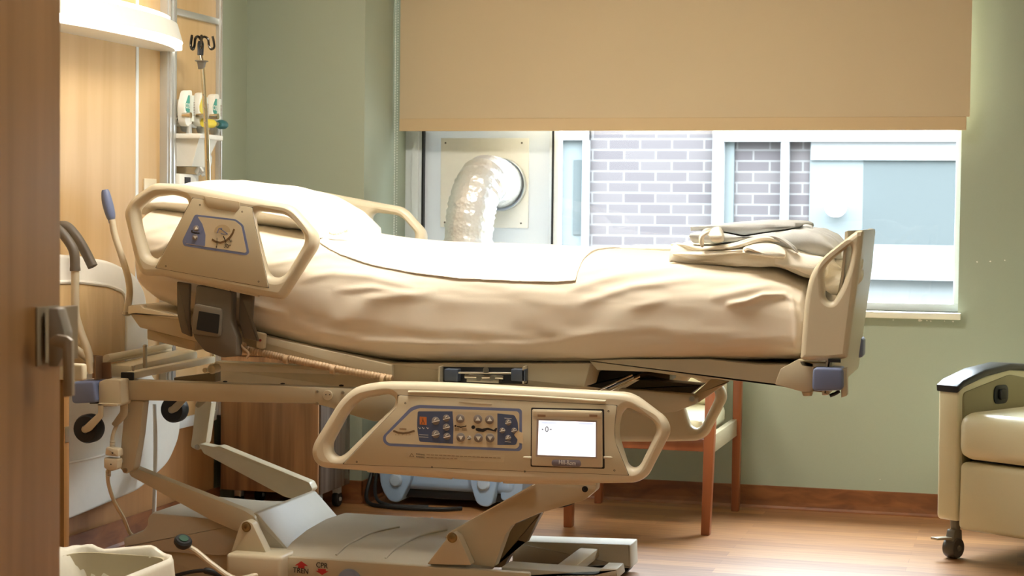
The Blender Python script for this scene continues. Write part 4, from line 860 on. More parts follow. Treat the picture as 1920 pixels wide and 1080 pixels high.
# crank pedal with green-black knob
bm = nb()
P = [aY(u, v, 4.93) for u, v in ((345, 1022), (368, 1034), (400, 1060), (440, 1085))]; P.append(Vector((P[-1].x + .05, 4.98, .06)))
for a, b in zip(P, P[1:]):
    pass
tube(bm, P, .009, 10, 6); cp = obj('brake_pedal', bm, beige_metal, bed)
p = aY(343, 1016, 4.92); d = Vector((.9, 0, -.42)).normalized(); bm = nb(); lathe(bm, p, (.38, -.35, .86), [(0, -.014), (.020, -.014), (.027, -.004), (.027, .006), (.022, .012), (0, .012)], 24); sub('pedal_pad', bm, black, cp)
bm = nb(); lathe(bm, p + Vector((.0046, -.0042, .0103)), (.38, -.35, .86), [(.014, 0), (.014, .003), (0, .003)], 20); sub('green_disc', bm, mat('dark_green', (44, 84, 66), .5), cp)
# cables
conn = aY(208, 860, 5.02)
pc = tubepart('power_cord', [(238, 758, 5.14), (222, 790, 5.06), (212, 815, 5.03), (210, 838, 5.02)], .006, mat('beige_cable', (206, 190, 156), .5))
bm = nb(); tube(bm, [aY(u, v, Y) for u, v, Y in ((203, 880, 5.02), (203, 905, 5.03), (214, 940, 5.06), (232, 972, 5.12), (244, 1000, 5.18), (262, 1010, 5.20))], .0062, 10); o = obj('lower_cord', bm, mat('beige_cable', (206, 190, 156), .5), None); fix_sub(o, pc)
bm = nb(); prism(bm, roundpoly(pxl([(198, 838), (221, 842), (222, 857), (196, 854)], 5.0), .006), 5.0, 5.035, .005); prism(bm, roundpoly(pxl([(194, 858), (221, 861), (219, 880), (208, 884), (194, 878)], 5.0), .006), 5.0, 5.035, .005); o = obj('cord_connector', bm, beige, None); fix_sub(o, pc)
bm = nb(); flatpx(bm, [(209, 848), (213, 848.4), (211, 851.6)], 4.9995); flatpx(bm, [(206, 871.6), (210, 872), (208, 868.6)], 4.9995); o = obj('arrow_mark', bm, ink, None); fix_sub(o, pc)
bm = nb()
for v0, v1, u0 in ((826, 838, 211), (882, 894, 203)):
    for k in range(4): lathe(bm, aY(u0, v0 + (v1 - v0) * (k + .5) / 4, 5.02), (0, 0, 1), [(0, -.0016), (.0085, -.0016), (.0085, .0016), (0, .0016)], 12)
o = obj('strain_relief', bm, beige, None); fix_sub(o, pc)
bm = nb(); tube(bm, [aY(u, v, Y) for u, v, Y in ((245, 876, 5.11), (262, 893, 5.15), (275, 905, 5.15), (305, 922, 5.16), (320, 926, 5.2))], .004, 8); obj('black_cable', bm, black, bed)
bm = nb(); tube(bm, [aY(u, v, Y) for u, v, Y in ((310, 1085, 4.95), (350, 1074, 4.95), (385, 1070, 4.96), (412, 1078, 4.98), (424, 1084, 5.0))], lambda t, i: .006 if t < .5 else .010, 10); obj('rubber_strap', bm, black, bed)
bm = nb(); tube(bm, [aY(u, v, 5.14) for u, v in ((1030, 950), (1050, 950), (1070, 945), (1085, 935))], .003, 8); obj('arm_cable', bm, black, bed)
bm = nb(); pA = aY(290, 758, 5.6); tube(bm, [pA, pA + Vector((.003, 0, -.12)), pA + Vector((.001, 0, -.30)), pA + Vector((-.004, 0, -.5)), Vector((pA.x, 5.6, .02))], .007, 10); obj('hanging_cord', bm, white_pl, bed, 'pale cord hanging beside the head wheel')

# ================================================================== BEDDING
def proj(p):
    d = Vector(p) - CAM; w = d.dot(fw); return 960 + F * d.dot(rt) / w, 540 - F * d.dot(up) / w
def table(pts, Y):
    P = [aY(u, v, Y) for u, v in pts]; return [p.x for p in P], [p.z for p in P]
bx_, bz_ = table([(241, 520), (250, 552), (280, 574), (330, 592), (400, 612), (480, 640), (560, 662), (640, 678), (700, 686), (800, 691), (960, 692), (1100, 690), (1300, 686), (1500, 685), (1512, 650)], 5.02)
tx_, tz_ = table([(252, 452), (268, 415), (290, 392), (330, 384), (400, 396), (500, 412), (560, 422), (650, 434), (700, 441), (750, 448), (800, 452), (900, 458), (1040, 464), (1250, 470), (1400, 480), (1480, 494), (1530, 520), (1548, 570)], 5.42)
xl, xr = bx_[0], bx_[-1] + .002
NXM, NTM = 460, 230; YCm, Am = 5.462, 0.44
creases = []   # (polyline px at Y 5.02, width m, amplitude m)
for pl_, w_, a_ in (([(500, 470), (560, 462), (600, 470)], .010, .006), ([(500, 496), (545, 488), (600, 478), (660, 490)], .010, .006), ([(560, 525), (620, 512), (690, 520), (780, 540)], .014, .005),
                    ([(600, 580), (700, 560), (820, 548)], .016, .004), ([(610, 600), (720, 592), (840, 590)], .016, .004), ([(620, 545), (700, 540), (780, 552)], .010, .004), ([(540, 650), (700, 640), (900, 648), (1100, 642)], .014, .004),
                    ([(1060, 545), (1150, 520), (1260, 505), (1360, 508)], .014, .006), ([(1080, 570), (1180, 540), (1300, 524), (1400, 528)], .014, .006), ([(1060, 600), (1180, 578), (1260, 560)], .012, .004), ([(1080, 512), (1180, 498), (1260, 492)], .010, .004),
                    ([(1360, 572), (1400, 566), (1430, 556), (1470, 556), (1500, 572)], .008, .012), ([(1330, 556), (1390, 548), (1440, 540), (1490, 548)], .014, .008), ([(1030, 640), (1120, 622), (1240, 615)], .014, .003), ([(1480, 560), (1495, 600), (1496, 650)], .010, .005),
                    ([(440, 560), (480, 575), (540, 590)], .012, .005), ([(262, 440), (300, 425), (350, 430)], .012, .008), ([(255, 480), (300, 470), (340, 440)], .012, .008), ([(250, 520), (285, 500), (320, 500)], .014, .006)):
    P = pxl(pl_, 5.02); creases.append((P, w_ * .8, a_ * 1.5))
def crease_disp(x, z):
    s = 0.0
    for P, w, a in creases:
        best = 9; bs = 0
        if x < P[0][0] or x > P[-1][0]: continue
        for k, ((x0, z0), (x1, z1)) in enumerate(zip(P, P[1:])):
            dx, dz = x1 - x0, z1 - z0; t = max(0, min(1, ((x - x0) * dx + (z - z0) * dz) / (dx * dx + dz * dz)))
            d = math.hypot(x - x0 - dx * t, z - z0 - dz * t)
            if d < best: best = d; bs = (k + t) / (len(P) - 1)
        if best < 4 * w: s += a * math.exp(-(best / w) ** 2) * math.sin(math.pi * min(1, max(0, (x - P[0][0]) / (P[-1][0] - P[0][0])))) ** .7
    return s
def msurf(x, th):
    x = min(max(x, xl), xr); zt_ = float(np.interp(x, tx_, tz_)); zb_ = float(np.interp(x, bx_, bz_)); zc_ = (zt_ + zb_) / 2; b = max((zt_ - zb_) / 2, .02)
    c, s = math.cos(th), math.sin(th); n = 2.7 if s > 0 else 5.0
    e = min(1, (x - xl) / .05) if x < xl + .05 else 1; e2 = min(1, (xr - x) / .03); ef = (1 - (1 - e) ** 2) ** .5 * .12 + .88; ef2 = (1 - (1 - e2) ** 2) ** .5 * .06 + .94
    y = YCm - math.copysign(abs(c) ** (2 / n), c) * Am * ef * ef2 ; z = zc_ + math.copysign(abs(s) ** (2 / (n if s > 0 else 5)), s) * b
    if s < 0: y = YCm - math.copysign(abs(c) ** (2 / 2.7 if abs(s) < .0 else 2 / 5), c) * Am * ef * ef2
    return Vector((x, y, z)), Vector((0, -c * .8, s)).normalized()
def wrinkle(p, front):
    k = noise.noise(Vector((p.x * 3.2, p.y * 3, (p.z + p.x * .12) * 17))) * .0035 + noise.noise(Vector((p.x * 7 + 7, p.y * 8, (p.z + p.x * .10) * 40))) * .0024 + noise.noise(Vector((p.x * 13 + 17, p.y * 12, (p.z - p.x * .06) * 85))) * .0010
    k += noise.noise(Vector((p.x * 2.1 + 3, p.y * 2, p.z * 4))) * .007
    return k + (crease_disp(p.x, p.z) if front else 0)
def loftgrid(bm, rows, closed):
    V = [[bm.verts.new(p) for p in r] for r in rows]; n = len(V[0])
    for A, B in zip(V, V[1:]):
        for k in range(n if closed else n - 1): j = (k + 1) % n; bm.faces.new((A[k], A[j], B[j], B[k]))
    return V
bm = nb(); rows = []
for i in range(NXM):
    t = i / (NXM - 1); x = xl + (xr - xl) * t; R = []
    for k in range(NTM):
        th = 2 * math.pi * k / NTM; p, n = msurf(x, th); w = wrinkle(p, p.y < 5.2 and p.z > .66); R.append(p + n * w)
    rows.append(R)
V = loftgrid(bm, rows, True); bm.faces.new(V[0][::-1]); bm.faces.new(V[-1])
tag(obj('mattress', bm, sheet, None, autosm=180), 'thick bed mattress in a wrinkled cream fitted sheet', 'mattress')
# draw sheet lying over the middle
eu = [(590, 452), (640, 481), (700, 498), (780, 513), (860, 523), (960, 528), (1040, 530), (1084, 528)]
xd0, xd1 = aY(592, 470, 5.15).x, aY(1083, 500, 5.06).x
def edge_theta(x):
    for k in range(200):
        th = math.pi * .5 * (1 - k / 200); p, n = msurf(x, th); u, v = proj(p)
        if v > np.interp(u, [e[0] for e in eu], [e[1] for e in eu]): return th
    return .2
bm = nb(); top = []; botm = []
for i in range(150):
    x = xd0 + (xd1 - xd0) * i / 149; te = edge_theta(x); R = []; Q = []
    for k in range(90):
        th = te + (math.pi * .80 - te) * (k / 89); p, n = msurf(x, th); w = wrinkle(p, p.y < 5.2 and p.z > .66)
        lift = .0045 + .0015 * noise.noise(Vector((x * 14, th * 3, 1))) + (.002 if k < 3 else 0)
        R.append(p + n * (w + lift)); Q.append(p + n * (w + .0010))
    top.append(R); botm.append(Q)
A = loftgrid(bm, top, False); B = loftgrid(bm, botm, False)
for r0_, r1_ in ((A[0], B[0]), (A[-1], B[-1]), ([a[0] for a in A], [b[0] for b in B]), ([a[-1] for a in A], [b[-1] for b in B])):
    for k in range(len(r0_) - 1): bm.faces.new((r0_[k], r0_[k + 1], r1_[k + 1], r1_[k]))
tag(obj('draw_sheet', bm, mat('thin_white_cotton', (240, 232, 218), .85, bump=.1, bscale=900), None, autosm=60), 'white cotton draw sheet laid across the middle of the mattress', 'draw sheet')
# pillow
ptop_ = [(336, 392), (342, 362), (352, 348), (380, 339), (430, 336), (480, 344), (540, 348), (600, 363), (635, 384), (655, 408), (658, 420), (652, 434)]
pbot_ = [(336, 392), (345, 405), (400, 415), (480, 422), (560, 430), (600, 434), (652, 434)]
ax_, az_ = table(ptop_, 5.42); cx_, cz_ = table(pbot_, 5.22); cx_ = [a + (ax_[0] - cx_[0]) if i == 0 else a for i, a in enumerate(cx_)]
px0, px1 = min(ax_), max(ax_); bm = nb(); rows = []
for i in range(90):
    t = (i + .0) / 89; x = px0 + (px1 - px0) * (.5 - .5 * math.cos(math.pi * t)); zt_ = float(np.interp(x, ax_, az_)); zb_ = float(np.interp(x, cx_, cz_)) - .012
    R = []
    for k in range(80):
        th = 2 * math.pi * k / 80; c, s = math.cos(th), math.sin(th)
        yy = math.copysign(abs(c) ** (2 / 2.6), c); end = (1 - (2 * t - 1) ** 6) ** .5
        y = 5.44 - yy * .30 * (.86 + .14 * end); fall = (1 - abs(yy) ** 4 * .8)
        z = (zt_ + zb_) / 2 + math.copysign(abs(s) ** (2 / 2.4), s) * max(.004, (zt_ - zb_) / 2) * fall - abs(yy) ** 3 * .012
        p = Vector((x, y, z)); k_ = noise.noise(Vector((x * 7, y * 7, z * 7))) * .007 + noise.noise(Vector((x * 22, y * 16, z * 30))) * .002
        R.append(p + Vector((0, -c * .5, s)) * k_)
    rows.append(R)
V = loftgrid(bm, rows, True); bm.faces.new(V[0][::-1]); bm.faces.new(V[-1])
pil = tag(obj('pillow', bm, white_cloth, None, autosm=180), 'plump white pillow behind the raised head siderail', 'pillow')
bm = nb(); p0 = aY(618, 436, 5.18); tube(bm, [p0, p0 + Vector((.02, -.004, -.004)), p0 + Vector((.04, .004, .002)), p0 + Vector((.062, .0, .008))], lambda t, i: .004 + .002 * math.sin(i * 2.3), 8); sub('pillowcase_hem', bm, white_cloth, pil)

def strip(bm, px, Yr, Y0, Y1, thick, amp, seed, nprof=10, ny=44, shift=0.0, flare=0.0):
    C = catmull([Vector((p.x, 0, p.z)) for p in [aY(u, v, Yr) for u, v in px]], nprof); n = len(C); top = []; bot = []
    for j in range(ny + 1):
        t = j / ny; y = Y0 + (Y1 - Y0) * t; R = []; Q = []
        for i, c in enumerate(C):
            d = (C[min(i + 1, n - 1)] - C[max(i - 1, 0)]).normalized(); nn = Vector((-d.z, 0, d.x))
            q = Vector((c.x * 6 + seed, y * 5, c.z * 6 + seed)); w = noise.noise(q) * amp + noise.noise(q * 4.1) * amp * .4
            e = noise.noise(Vector((i * .25 + seed, t * 1.5, seed))) * .018 * (1 if t < .5 else -1)
            p = Vector((c.x + shift * t + noise.noise(Vector((t * 3, seed, 1))) * .012, y + e, c.z + flare * t * t)) + nn * w
            R.append(p + nn * thick / 2); Q.append(p - nn * thick / 2)
        top.append(R); bot.append(Q)
    A = loftgrid(bm, top, False); B = loftgrid(bm, bot, False)
    for r0_, r1_ in ((A[0], B[0]), (A[-1], B[-1]), ([a[0] for a in A], [b[0] for b in B]), ([a[-1] for a in A], [b[-1] for b in B])):
        for k in range(len(r0_) - 1): bm.faces.new((r0_[k], r0_[k + 1], r1_[k + 1], r1_[k]))
def roll(bm, pts, r, seed, flat_=.6, seg=18):
    """a lumpy roll of cloth through px points"""
    P = catmull([aY(u, v, Y) for u, v, Y in pts], 9); rows = []; n = len(P)
    for i, p in enumerate(P):
        d = (P[min(i + 1, n - 1)] - P[max(i - 1, 0)]).normalized(); a = Vector((0, 1, 0)); b = d.cross(a).normalized() * -1
        e = min(1, (i + .4) / 5, (n - 1 - i + .4) / 5) ** .5; R = []
        for k in range(seg * 2):
            th = math.pi * k / seg; q = Vector((p.x * 9 + math.cos(th) * 1.1 + seed, p.z * 9 + math.sin(th) * 1.1, seed))
            rr = r * e * (1 + .45 * noise.noise(q) + .22 * math.sin(3 * th + i * .18 + seed)) 
            R.append(p + a * (math.cos(th) * rr * 1.25) + b * (math.sin(th) * rr * flat_))
        rows.append(R)
    V = loftgrid(bm, rows, True); bm.faces.new(V[0][::-1]); bm.faces.new(V[-1])
def resample(P, n):
    P = P + [P[0]]; L = [0]
    for a, b in zip(P, P[1:]): L.append(L[-1] + (b - a).length)
    out = []
    for k in range(n):
        t = L[-1] * k / n; i = max(j for j in range(len(L) - 1) if L[j] <= t + 1e-9); f = (t - L[i]) / max(1e-9, L[i + 1] - L[i]); out.append(P[i].lerp(P[i + 1], f))
    return out
def lump(bm, px, Yr, Y0, Y1, amp, seed, ny=60, npf=150, edge=.03, fx=5, fz=16, slant=0.0, creased=0.0):
    """a fold of cloth: closed outline carried across the bed with rounded, wandering ends"""
    P = resample([Vector((q.x, q.y)) for q in roundpoly(pxl(px, Yr), .012, 4)], npf); c = sum(P, Vector((0, 0))) / len(P); rows = []
    zb = min(p.y for p in P)
    for j in range(ny + 1):
        t = j / ny; tt = min(t, 1 - t) * (Y1 - Y0); e = 1 if tt > edge else math.sqrt(max(0, 1 - (1 - tt / edge) ** 2)); R = []
        for i, p in enumerate(P):
            a, b = P[i - 1], P[(i + 1) % npf]; d = (b - a).normalized(); nn = Vector((d.y, -d.x))
            if nn.dot(p - c) < 0 and False: nn = -nn
            y = Y0 + (Y1 - Y0) * t + noise.noise(Vector((p.x * 7 + seed, p.y * 9, seed))) * .030 * (1 - t) 
            q = Vector((p.x * fx + seed, y * 6, p.y * fz + seed)); w = noise.noise(q) * amp + noise.noise(q * 2.7) * amp * .5
            if creased: w -= creased * (1 - min(1, abs(noise.noise(Vector((p.x * 5 + p.y * 14 + seed, y * 10, seed)))) * 7))
            s_ = .25 + .75 * e; g = Vector((p.x, p.y * s_ + (1 - s_) * (c.y if creased == 0 else zb * .4 + c.y * .6)))
            R.append(Vector((g.x + nn.x * w + slant * t, y, g.y + nn.y * w)))
        rows.append(R)
    V = loftgrid(bm, rows, True); bm.faces.new(V[0][::-1]); bm.faces.new(V[-1])
bm = nb()
lump(bm, [(1258, 470), (1264, 455), (1290, 457), (1322, 465), (1352, 459), (1400, 447), (1440, 443), (1463, 450), (1482, 466), (1520, 475), (1562, 478), (1588, 510), (1552, 530), (1510, 520), (1470, 504), (1400, 490), (1300, 488), (1264, 484)], 5.16, 5.12, 5.64, .006, 3.1, creased=.004)
lump(bm, [(1392, 466), (1408, 456), (1440, 454), (1462, 460), (1478, 472), (1474, 488), (1440, 482), (1400, 478)], 5.1, 5.085, 5.3, .006, 7.7, ny=30, creased=.005)
lump(bm, [(1452, 462), (1475, 466), (1512, 477), (1545, 480), (1552, 496), (1548, 520), (1510, 512), (1476, 500), (1456, 480)], 5.1, 5.075, 5.3, .006, 9.3, ny=30, creased=.005)
lump(bm, [(1545, 490), (1570, 482), (1594, 490), (1596, 530), (1572, 548), (1550, 540)], 5.2, 5.12, 5.6, .010, 12.3, ny=30, creased=.006, fx=12)
roll(bm, [(1258, 459, 5.16), (1285, 461, 5.14), (1320, 467, 5.12), (1365, 464, 5.11), (1410, 452, 5.11), (1440, 448, 5.11), (1465, 455, 5.12)], .012, 1.2)
roll(bm, [(1262, 476, 5.12), (1320, 476, 5.10), (1370, 473, 5.10), (1400, 470, 5.10)], .010, 4.1)
roll(bm, [(1395, 474, 5.09), (1402, 466, 5.08), (1422, 472, 5.08), (1446, 478, 5.09)], .007, 6.6)
roll(bm, [(1317, 464, 5.09), (1315, 448, 5.085), (1322, 436, 5.085), (1334, 430, 5.10)], .008, 3.3, .8)
lump(bm, [(1322, 440), (1332, 427), (1348, 424), (1356, 436), (1358, 452), (1346, 456), (1334, 455), (1330, 444)], 5.1, 5.085, 5.22, .003, 15.2, ny=24, fx=12)
tag(obj('crumpled_sheet', bm, cream_cloth, None, autosm=180), 'crumpled cream sheet heaped at the foot of the mattress', 'bed sheet')
bm = nb()
lump(bm, [(1297, 434), (1305, 425), (1345, 420), (1400, 415), (1450, 412), (1488, 414), (1500, 421), (1486, 429), (1440, 434), (1400, 441), (1350, 431), (1320, 430)], 5.2, 5.13, 5.60, .0018, 11, edge=.01)
lump(bm, [(1298, 446), (1300, 437), (1318, 433), (1350, 434), (1400, 444), (1440, 437), (1484, 431), (1497, 436), (1478, 443), (1440, 446), (1390, 452), (1340, 455), (1304, 456)], 5.18, 5.12, 5.58, .002, 14, edge=.01)
lump(bm, [(1430, 442), (1452, 436), (1490, 428), (1518, 431), (1544, 443), (1566, 462), (1584, 484), (1550, 484), (1500, 480), (1478, 468), (1462, 452)], 5.16, 5.10, 5.58, .005, 17, creased=.004, fx=12, fz=10)
roll(bm, [(1440, 442, 5.11), (1462, 447, 5.095), (1482, 460, 5.09), (1496, 474, 5.09)], .007, 21.2, .7)
roll(bm, [(1500, 428, 5.3), (1516, 428, 5.3), (1522, 432, 5.3)], .010, 24.2, .8)
tag(obj('folded_blanket', bm, grey_cloth, None, autosm=180), 'folded grey blanket on top of the crumpled cream sheet', 'blanket')

# ================================================================== FURNITURE
# bedside cabinet on casters
xc2 = aY(416, 760, 6.35).x; cb = empty('bedside_cabinet', ((xc2 - 2.53) / 2, 6.5, 0), 'walnut bedside cabinet on casters in the corner behind the bed', 'cabinet')
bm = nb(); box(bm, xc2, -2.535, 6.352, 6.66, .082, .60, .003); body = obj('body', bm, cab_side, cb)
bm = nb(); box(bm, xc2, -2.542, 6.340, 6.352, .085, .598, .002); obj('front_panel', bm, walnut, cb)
bm = nb(); box(bm, xc2 - .004, -2.525, 6.335, 6.665, .60, .622, .004); obj('cabinet_top', bm, walnut, cb)
for x, y in ((-2.565, 6.60), (-2.565, 6.40), (xc2 + .05, 6.40), (xc2 + .05, 6.60)):
    wheel('caster', (x, y, .03), .030, .024, cb, (1, 0, 0), black, alu)
    bm = nb(); box(bm, x - .014, x + .014, y - .016, y + .016, .052, .083, .003); obj('caster_bracket', bm, alu, cb)
# guest chair
LX0, LX1 = -1.615, -1.085
gc = empty('guest_chair', (-1.35, 6.72, 0), 'cherry wood guest chair with cream vinyl cushions between bed and window wall', 'chair')
def leg(x, y, z1, w=.042, d=.042, dx=0, dy=0):
    bm = nb(); box(bm, x - w / 2, x + w / 2, y - d / 2, y + d / 2, 0, z1, .004)
    for v in bm.verts:
        t = v.co.z / z1; v.co.x += dx * t; v.co.y += dy * t; s = .75 + .25 * min(1, t * 1.6); v.co.x = (v.co.x - (x + dx * t)) * s + x + dx * t
    return obj('leg', bm, chair_wood, gc)
leg(LX0 + .02, 6.455, .64); leg(LX1 - .0, 6.455, .64, dx=.016); leg(LX0 + .0, 7.03, 1.0, .038, dy=.03); leg(LX1 + .02, 7.02, 1.0, .038, dy=.03)
bm = nb(); box(bm, LX0 + .03, LX1 - .01, 6.455, 6.48, .30, .345, .003); obj('seat_rail', bm, chair_wood, gc)
for x in (LX0 + .01, LX1 + .01):
    bm = nb(); box(bm, x - .012, x + .012, 6.47, 7.03, .295, .36, .003); obj('seat_rail', bm, mat('lit_side_rail', (176, 164, 134), .3), gc)  # paler than the cherry legs: light on the rail put into its colour
    bm = nb(); box(bm, x - .03, x + .03, 6.40, 6.98, .63, .66, .008); obj('armrest', bm, chair_wood, gc)
bm = nb(); box(bm, LX0 + .03, LX1 - .018, 6.42, 6.98, .345, .42, .022, 3); obj('seat_cushion', bm, vinyl, gc)
bm = nb(); box(bm, LX0 + .035, LX1 - .015, 6.93, 7.00, .42, 1.03, .022, 3)
for v in bm.verts: v.co.y += (v.co.z - .42) * .06
obj('back_cushion', bm, vinyl, gc)
# air scrubber and its duct
am = empty('air_scrubber', (-2.15, 6.86, 0), 'light blue portable air scrubber on the floor behind the bed', 'air scrubber')
AX0, AX1, AYf, AYb = aY(722, 900, 6.70).x, aY(968, 900, 6.70).x, 6.70, 7.05
bm = nb(); box(bm, AX0, AX1, AYf, AYb, .062, .56, .035, 4); obj('body', bm, lblue, am)
bm = nb(); box(bm, AX0 + .03, AX1 - .03, AYf + .02, AYb - .02, .03, .10, .01); obj('base', bm, black, am)
for px_ in ([(714, 880), (776, 884), (772, 903), (754, 938), (746, 941), (733, 938), (722, 922), (716, 905)], [(880, 884), (938, 884), (934, 906), (925, 944), (918, 949), (904, 948), (895, 940), (886, 912)]):
    bm = nb(); prism(bm, roundpoly(pxl(px_, AYf - .01), .012), AYf - .03, AYb + .02, .006, 3); f_ = obj('foot', bm, lblue, am)
    u = (px_[0][0] + px_[1][0]) / 2; bm = nb(); lathe(bm, aY(u - 2, 900 + (u > 800) * 7, AYf - .03), (0, -1, 0), [(.026, -.001), (.026, .008), (.02, .014), (0, .016)], 24); sub('stud', bm, mat('pale_blue_stud', (164, 184, 206), .4), f_)
bm = nb(); prism(bm, roundpoly(pxl([(938, 880), (985, 884), (980, 925), (950, 940), (940, 936)], AYf + .02), .014), AYf + .01, AYb, .006); obj('side_wing', bm, lblue, am)
bm = nb(); tube(bm, [Vector((AX0 - .03, 6.76, .30)), Vector((AX0 - .07, 6.74, .12)), Vector((AX0 - .06, 6.66, .02)), Vector((AX0 + .05, 6.60, .01)), Vector((AX0 + .25, 6.61, .01)), Vector((AX0 + .33, 6.66, .01))], .008, 8)
tube(bm, [Vector((AX0 + .02, 6.80, .30)), Vector((AX0 - .045, 6.79, .20)), Vector((AX0 - .03, 6.67, .05)), Vector((AX0 + .04, 6.63, .012)), Vector((AX0 + .20, 6.64, .012))], .007, 8); obj('power_cord', bm, black, am)
bm = nb(); tube(bm, [aY(700, 780, 6.95), aY(684, 800, 6.95), aY(672, 830, 6.95), aY(664, 860, 6.95), Vector((AX0 - .02, 6.9, .1))], .006, 8); obj('signal_cord', bm, black, am)
duc = [Vector((-2.115, 6.88, .56)), Vector((-2.115, 6.87, .80)), Vector((-2.12, 6.865, 1.05)), Vector((-2.105, 6.88, 1.20)), Vector((-2.085, 6.94, 1.275)), Vector((-2.08, 7.03, 1.285)), Vector((-2.085, 7.20, 1.27))]
bm = nb(); tube(bm, duc, lambda t, i: (.098 if i % 2 else .0935) * (1 + .025 * math.sin(i * 1.7)) + .004 * noise.noise(Vector((i * .5, 0, 0))), 48, 12, cap=False)
for v in bm.verts: v.co += Vector((noise.noise(v.co * 45), noise.noise(v.co * 45 + Vector((5, 5, 5))), 0)) * .0022
tag(obj('foil_duct', bm, foil_m, None, autosm=60), 'crinkled silver foil duct rising from the air scrubber into the window panel', 'air duct')
pc0, pc1 = aY(827, 259, YW + .07), aY(990, 428, YW + .07); cen = Vector((-2.085, 0, 1.27))
dp = empty('duct_plate', ((pc0.x + pc1.x) / 2, YW + .07, pc1.z), 'square white plate screwed to the window panel around the foil duct', 'duct plate')
curve_plate('plate', [[(pc0.x, pc0.z), (pc1.x, pc0.z), (pc1.x, pc1.z), (pc0.x, pc1.z)], [(cen.x + .110 * math.cos(a), cen.z + .110 * math.sin(a)) for a in [k * math.pi / 24 for k in range(48)]]], YW + .072, .003, .001, white_pl, dp)
bm = nb()
for a in range(48):
    pass
lathe(bm, (cen.x, YW + .069, cen.z), (0, -1, 0), [(.110, 0), (.110, .030), (.107, .030), (.107, 0)], 48); obj('duct_collar', bm, alu, dp)
bm = nb()
for x in (pc0.x + .02, pc1.x - .03):
    for z in (pc0.z - .02, pc1.z + .02): lathe(bm, (x, YW + .069, z), (0, -1, 0), [(.004, 0), (.004, .001), (0, .002)], 10)
obj('screw', bm, dkgrey, dp)
# headboard leaning on the headwall
XB = HW + .03
def hbp(u, v, X=XB): p = aX(u, v, X); return (p.y, p.z)
hb_o = [hbp(u, v) for u, v in ((60, 474), (130, 479), (190, 489), (236, 512), (258, 550), (262, 640), (264, 700), (322, 752), (322, 815), (300, 868), (244, 918), (130, 966), (40, 1000))]
hb_i = [hbp(u, v) for u, v in ((50, 530), (130, 528), (185, 535), (212, 546), (217, 572), (216, 700), (60, 700))]
hbd = empty('headboard', (XB, 5.6, 0), 'white moulded headboard with maple inset standing against the headwall', 'headboard')
bm = nb(); prism(bm, roundpoly(hb_o, .05), XB, XB + .036, .012, 3, 'X'); obj('headboard_shell', bm, white_pl, hbd)
ymx = max(p[0] for p in hb_i); zmn = min(p[1] for p in hb_i); zmx = max(p[1] for p in hb_i); ymn = min(p[0] for p in hb_i)
bm = nb(); prism(bm, roundpoly(hb_i, .03), XB + .034, XB + .038, .001, 2, 'X'); obj('maple_inset', bm, hb_wood, hbd)
bm = nb(); tube(bm, [Vector((XB + .037, p.x, p.y)) for p in roundpoly(hb_i, .035)] + [Vector((XB + .037, hb_i[0][0], hb_i[0][1]))], .007, 8, smooth=False); obj('inset_rim', bm, white_pl, hbd)
bm = nb(); a_, b_, c_ = aX(110, 872, XB + .046), aX(175, 858, XB + .046), aX(232, 842, XB + .046); tube(bm, [a_, b_, c_], .004, 8); obj('moulded_ridge', bm, white_pl, hbd)
# low cabinet at the far left, mostly behind the door
lc = empty('low_cabinet', (-2.72, 4.2, 0), 'low wood cabinet with pale top, half hidden behind the open door', 'cabinet')
p = aY(120, 800, 4.25); pz = aY(131, 712, 4.25).z; pt_ = aY(131, 681, 4.25).z; ptx = aY(160, 695, 4.25).x
bm = nb(); box(bm, HW + .012, p.x, 4.25, 4.278, 0, pz, .0015); obj('cabinet_door', bm, door_wood, lc)
bm = nb(); box(bm, HW + .012, ptx, 4.235, 4.262, pz, pt_, .006, 3); obj('cabinet_top', bm, cream_metal, lc)
bm = nb(); box(bm, HW + .012, p.x - .30, 4.284, 4.55, 0, pz - .002, .0015); obj('cabinet_body', bm, door_wood, lc)
q = aY(127, 816, 4.25); bm = nb(); box(bm, p.x - .001, p.x + .0015, 4.254, 4.274, q.z - .021, q.z + .021, .0005); obj('latch_plate', bm, steel, lc)
# open door leaf with latch
XD = aY(113, 600, 2.5).x
dr = empty('door_1', (XD - .022, 1.8, 0)); dr['kind'] = 'structure'
bm = nb(); box(bm, XD - .045, XD, 1.35, 2.5, .01, 2.35, .0015); obj('door_leaf', bm, door_wood, dr)
def dX(u, v, X=XD): return aX(u, v, X)
Yh = 2.36; k = 3400 / 2.5
pz0, pz1 = dX(66, 687).z, dX(66, 576).z; py0, py1 = dX(66, 630).y, dX(112, 630).y
hk = mat('satin_bronze_grey', (150, 136, 112), .4, .0)
bm = nb(); box(bm, XD, XD + .004, py0, py0 + .30 if False else min(2.49, py1), pz0, pz1, .0015); obj('latch_backplate', bm, hk, dr)
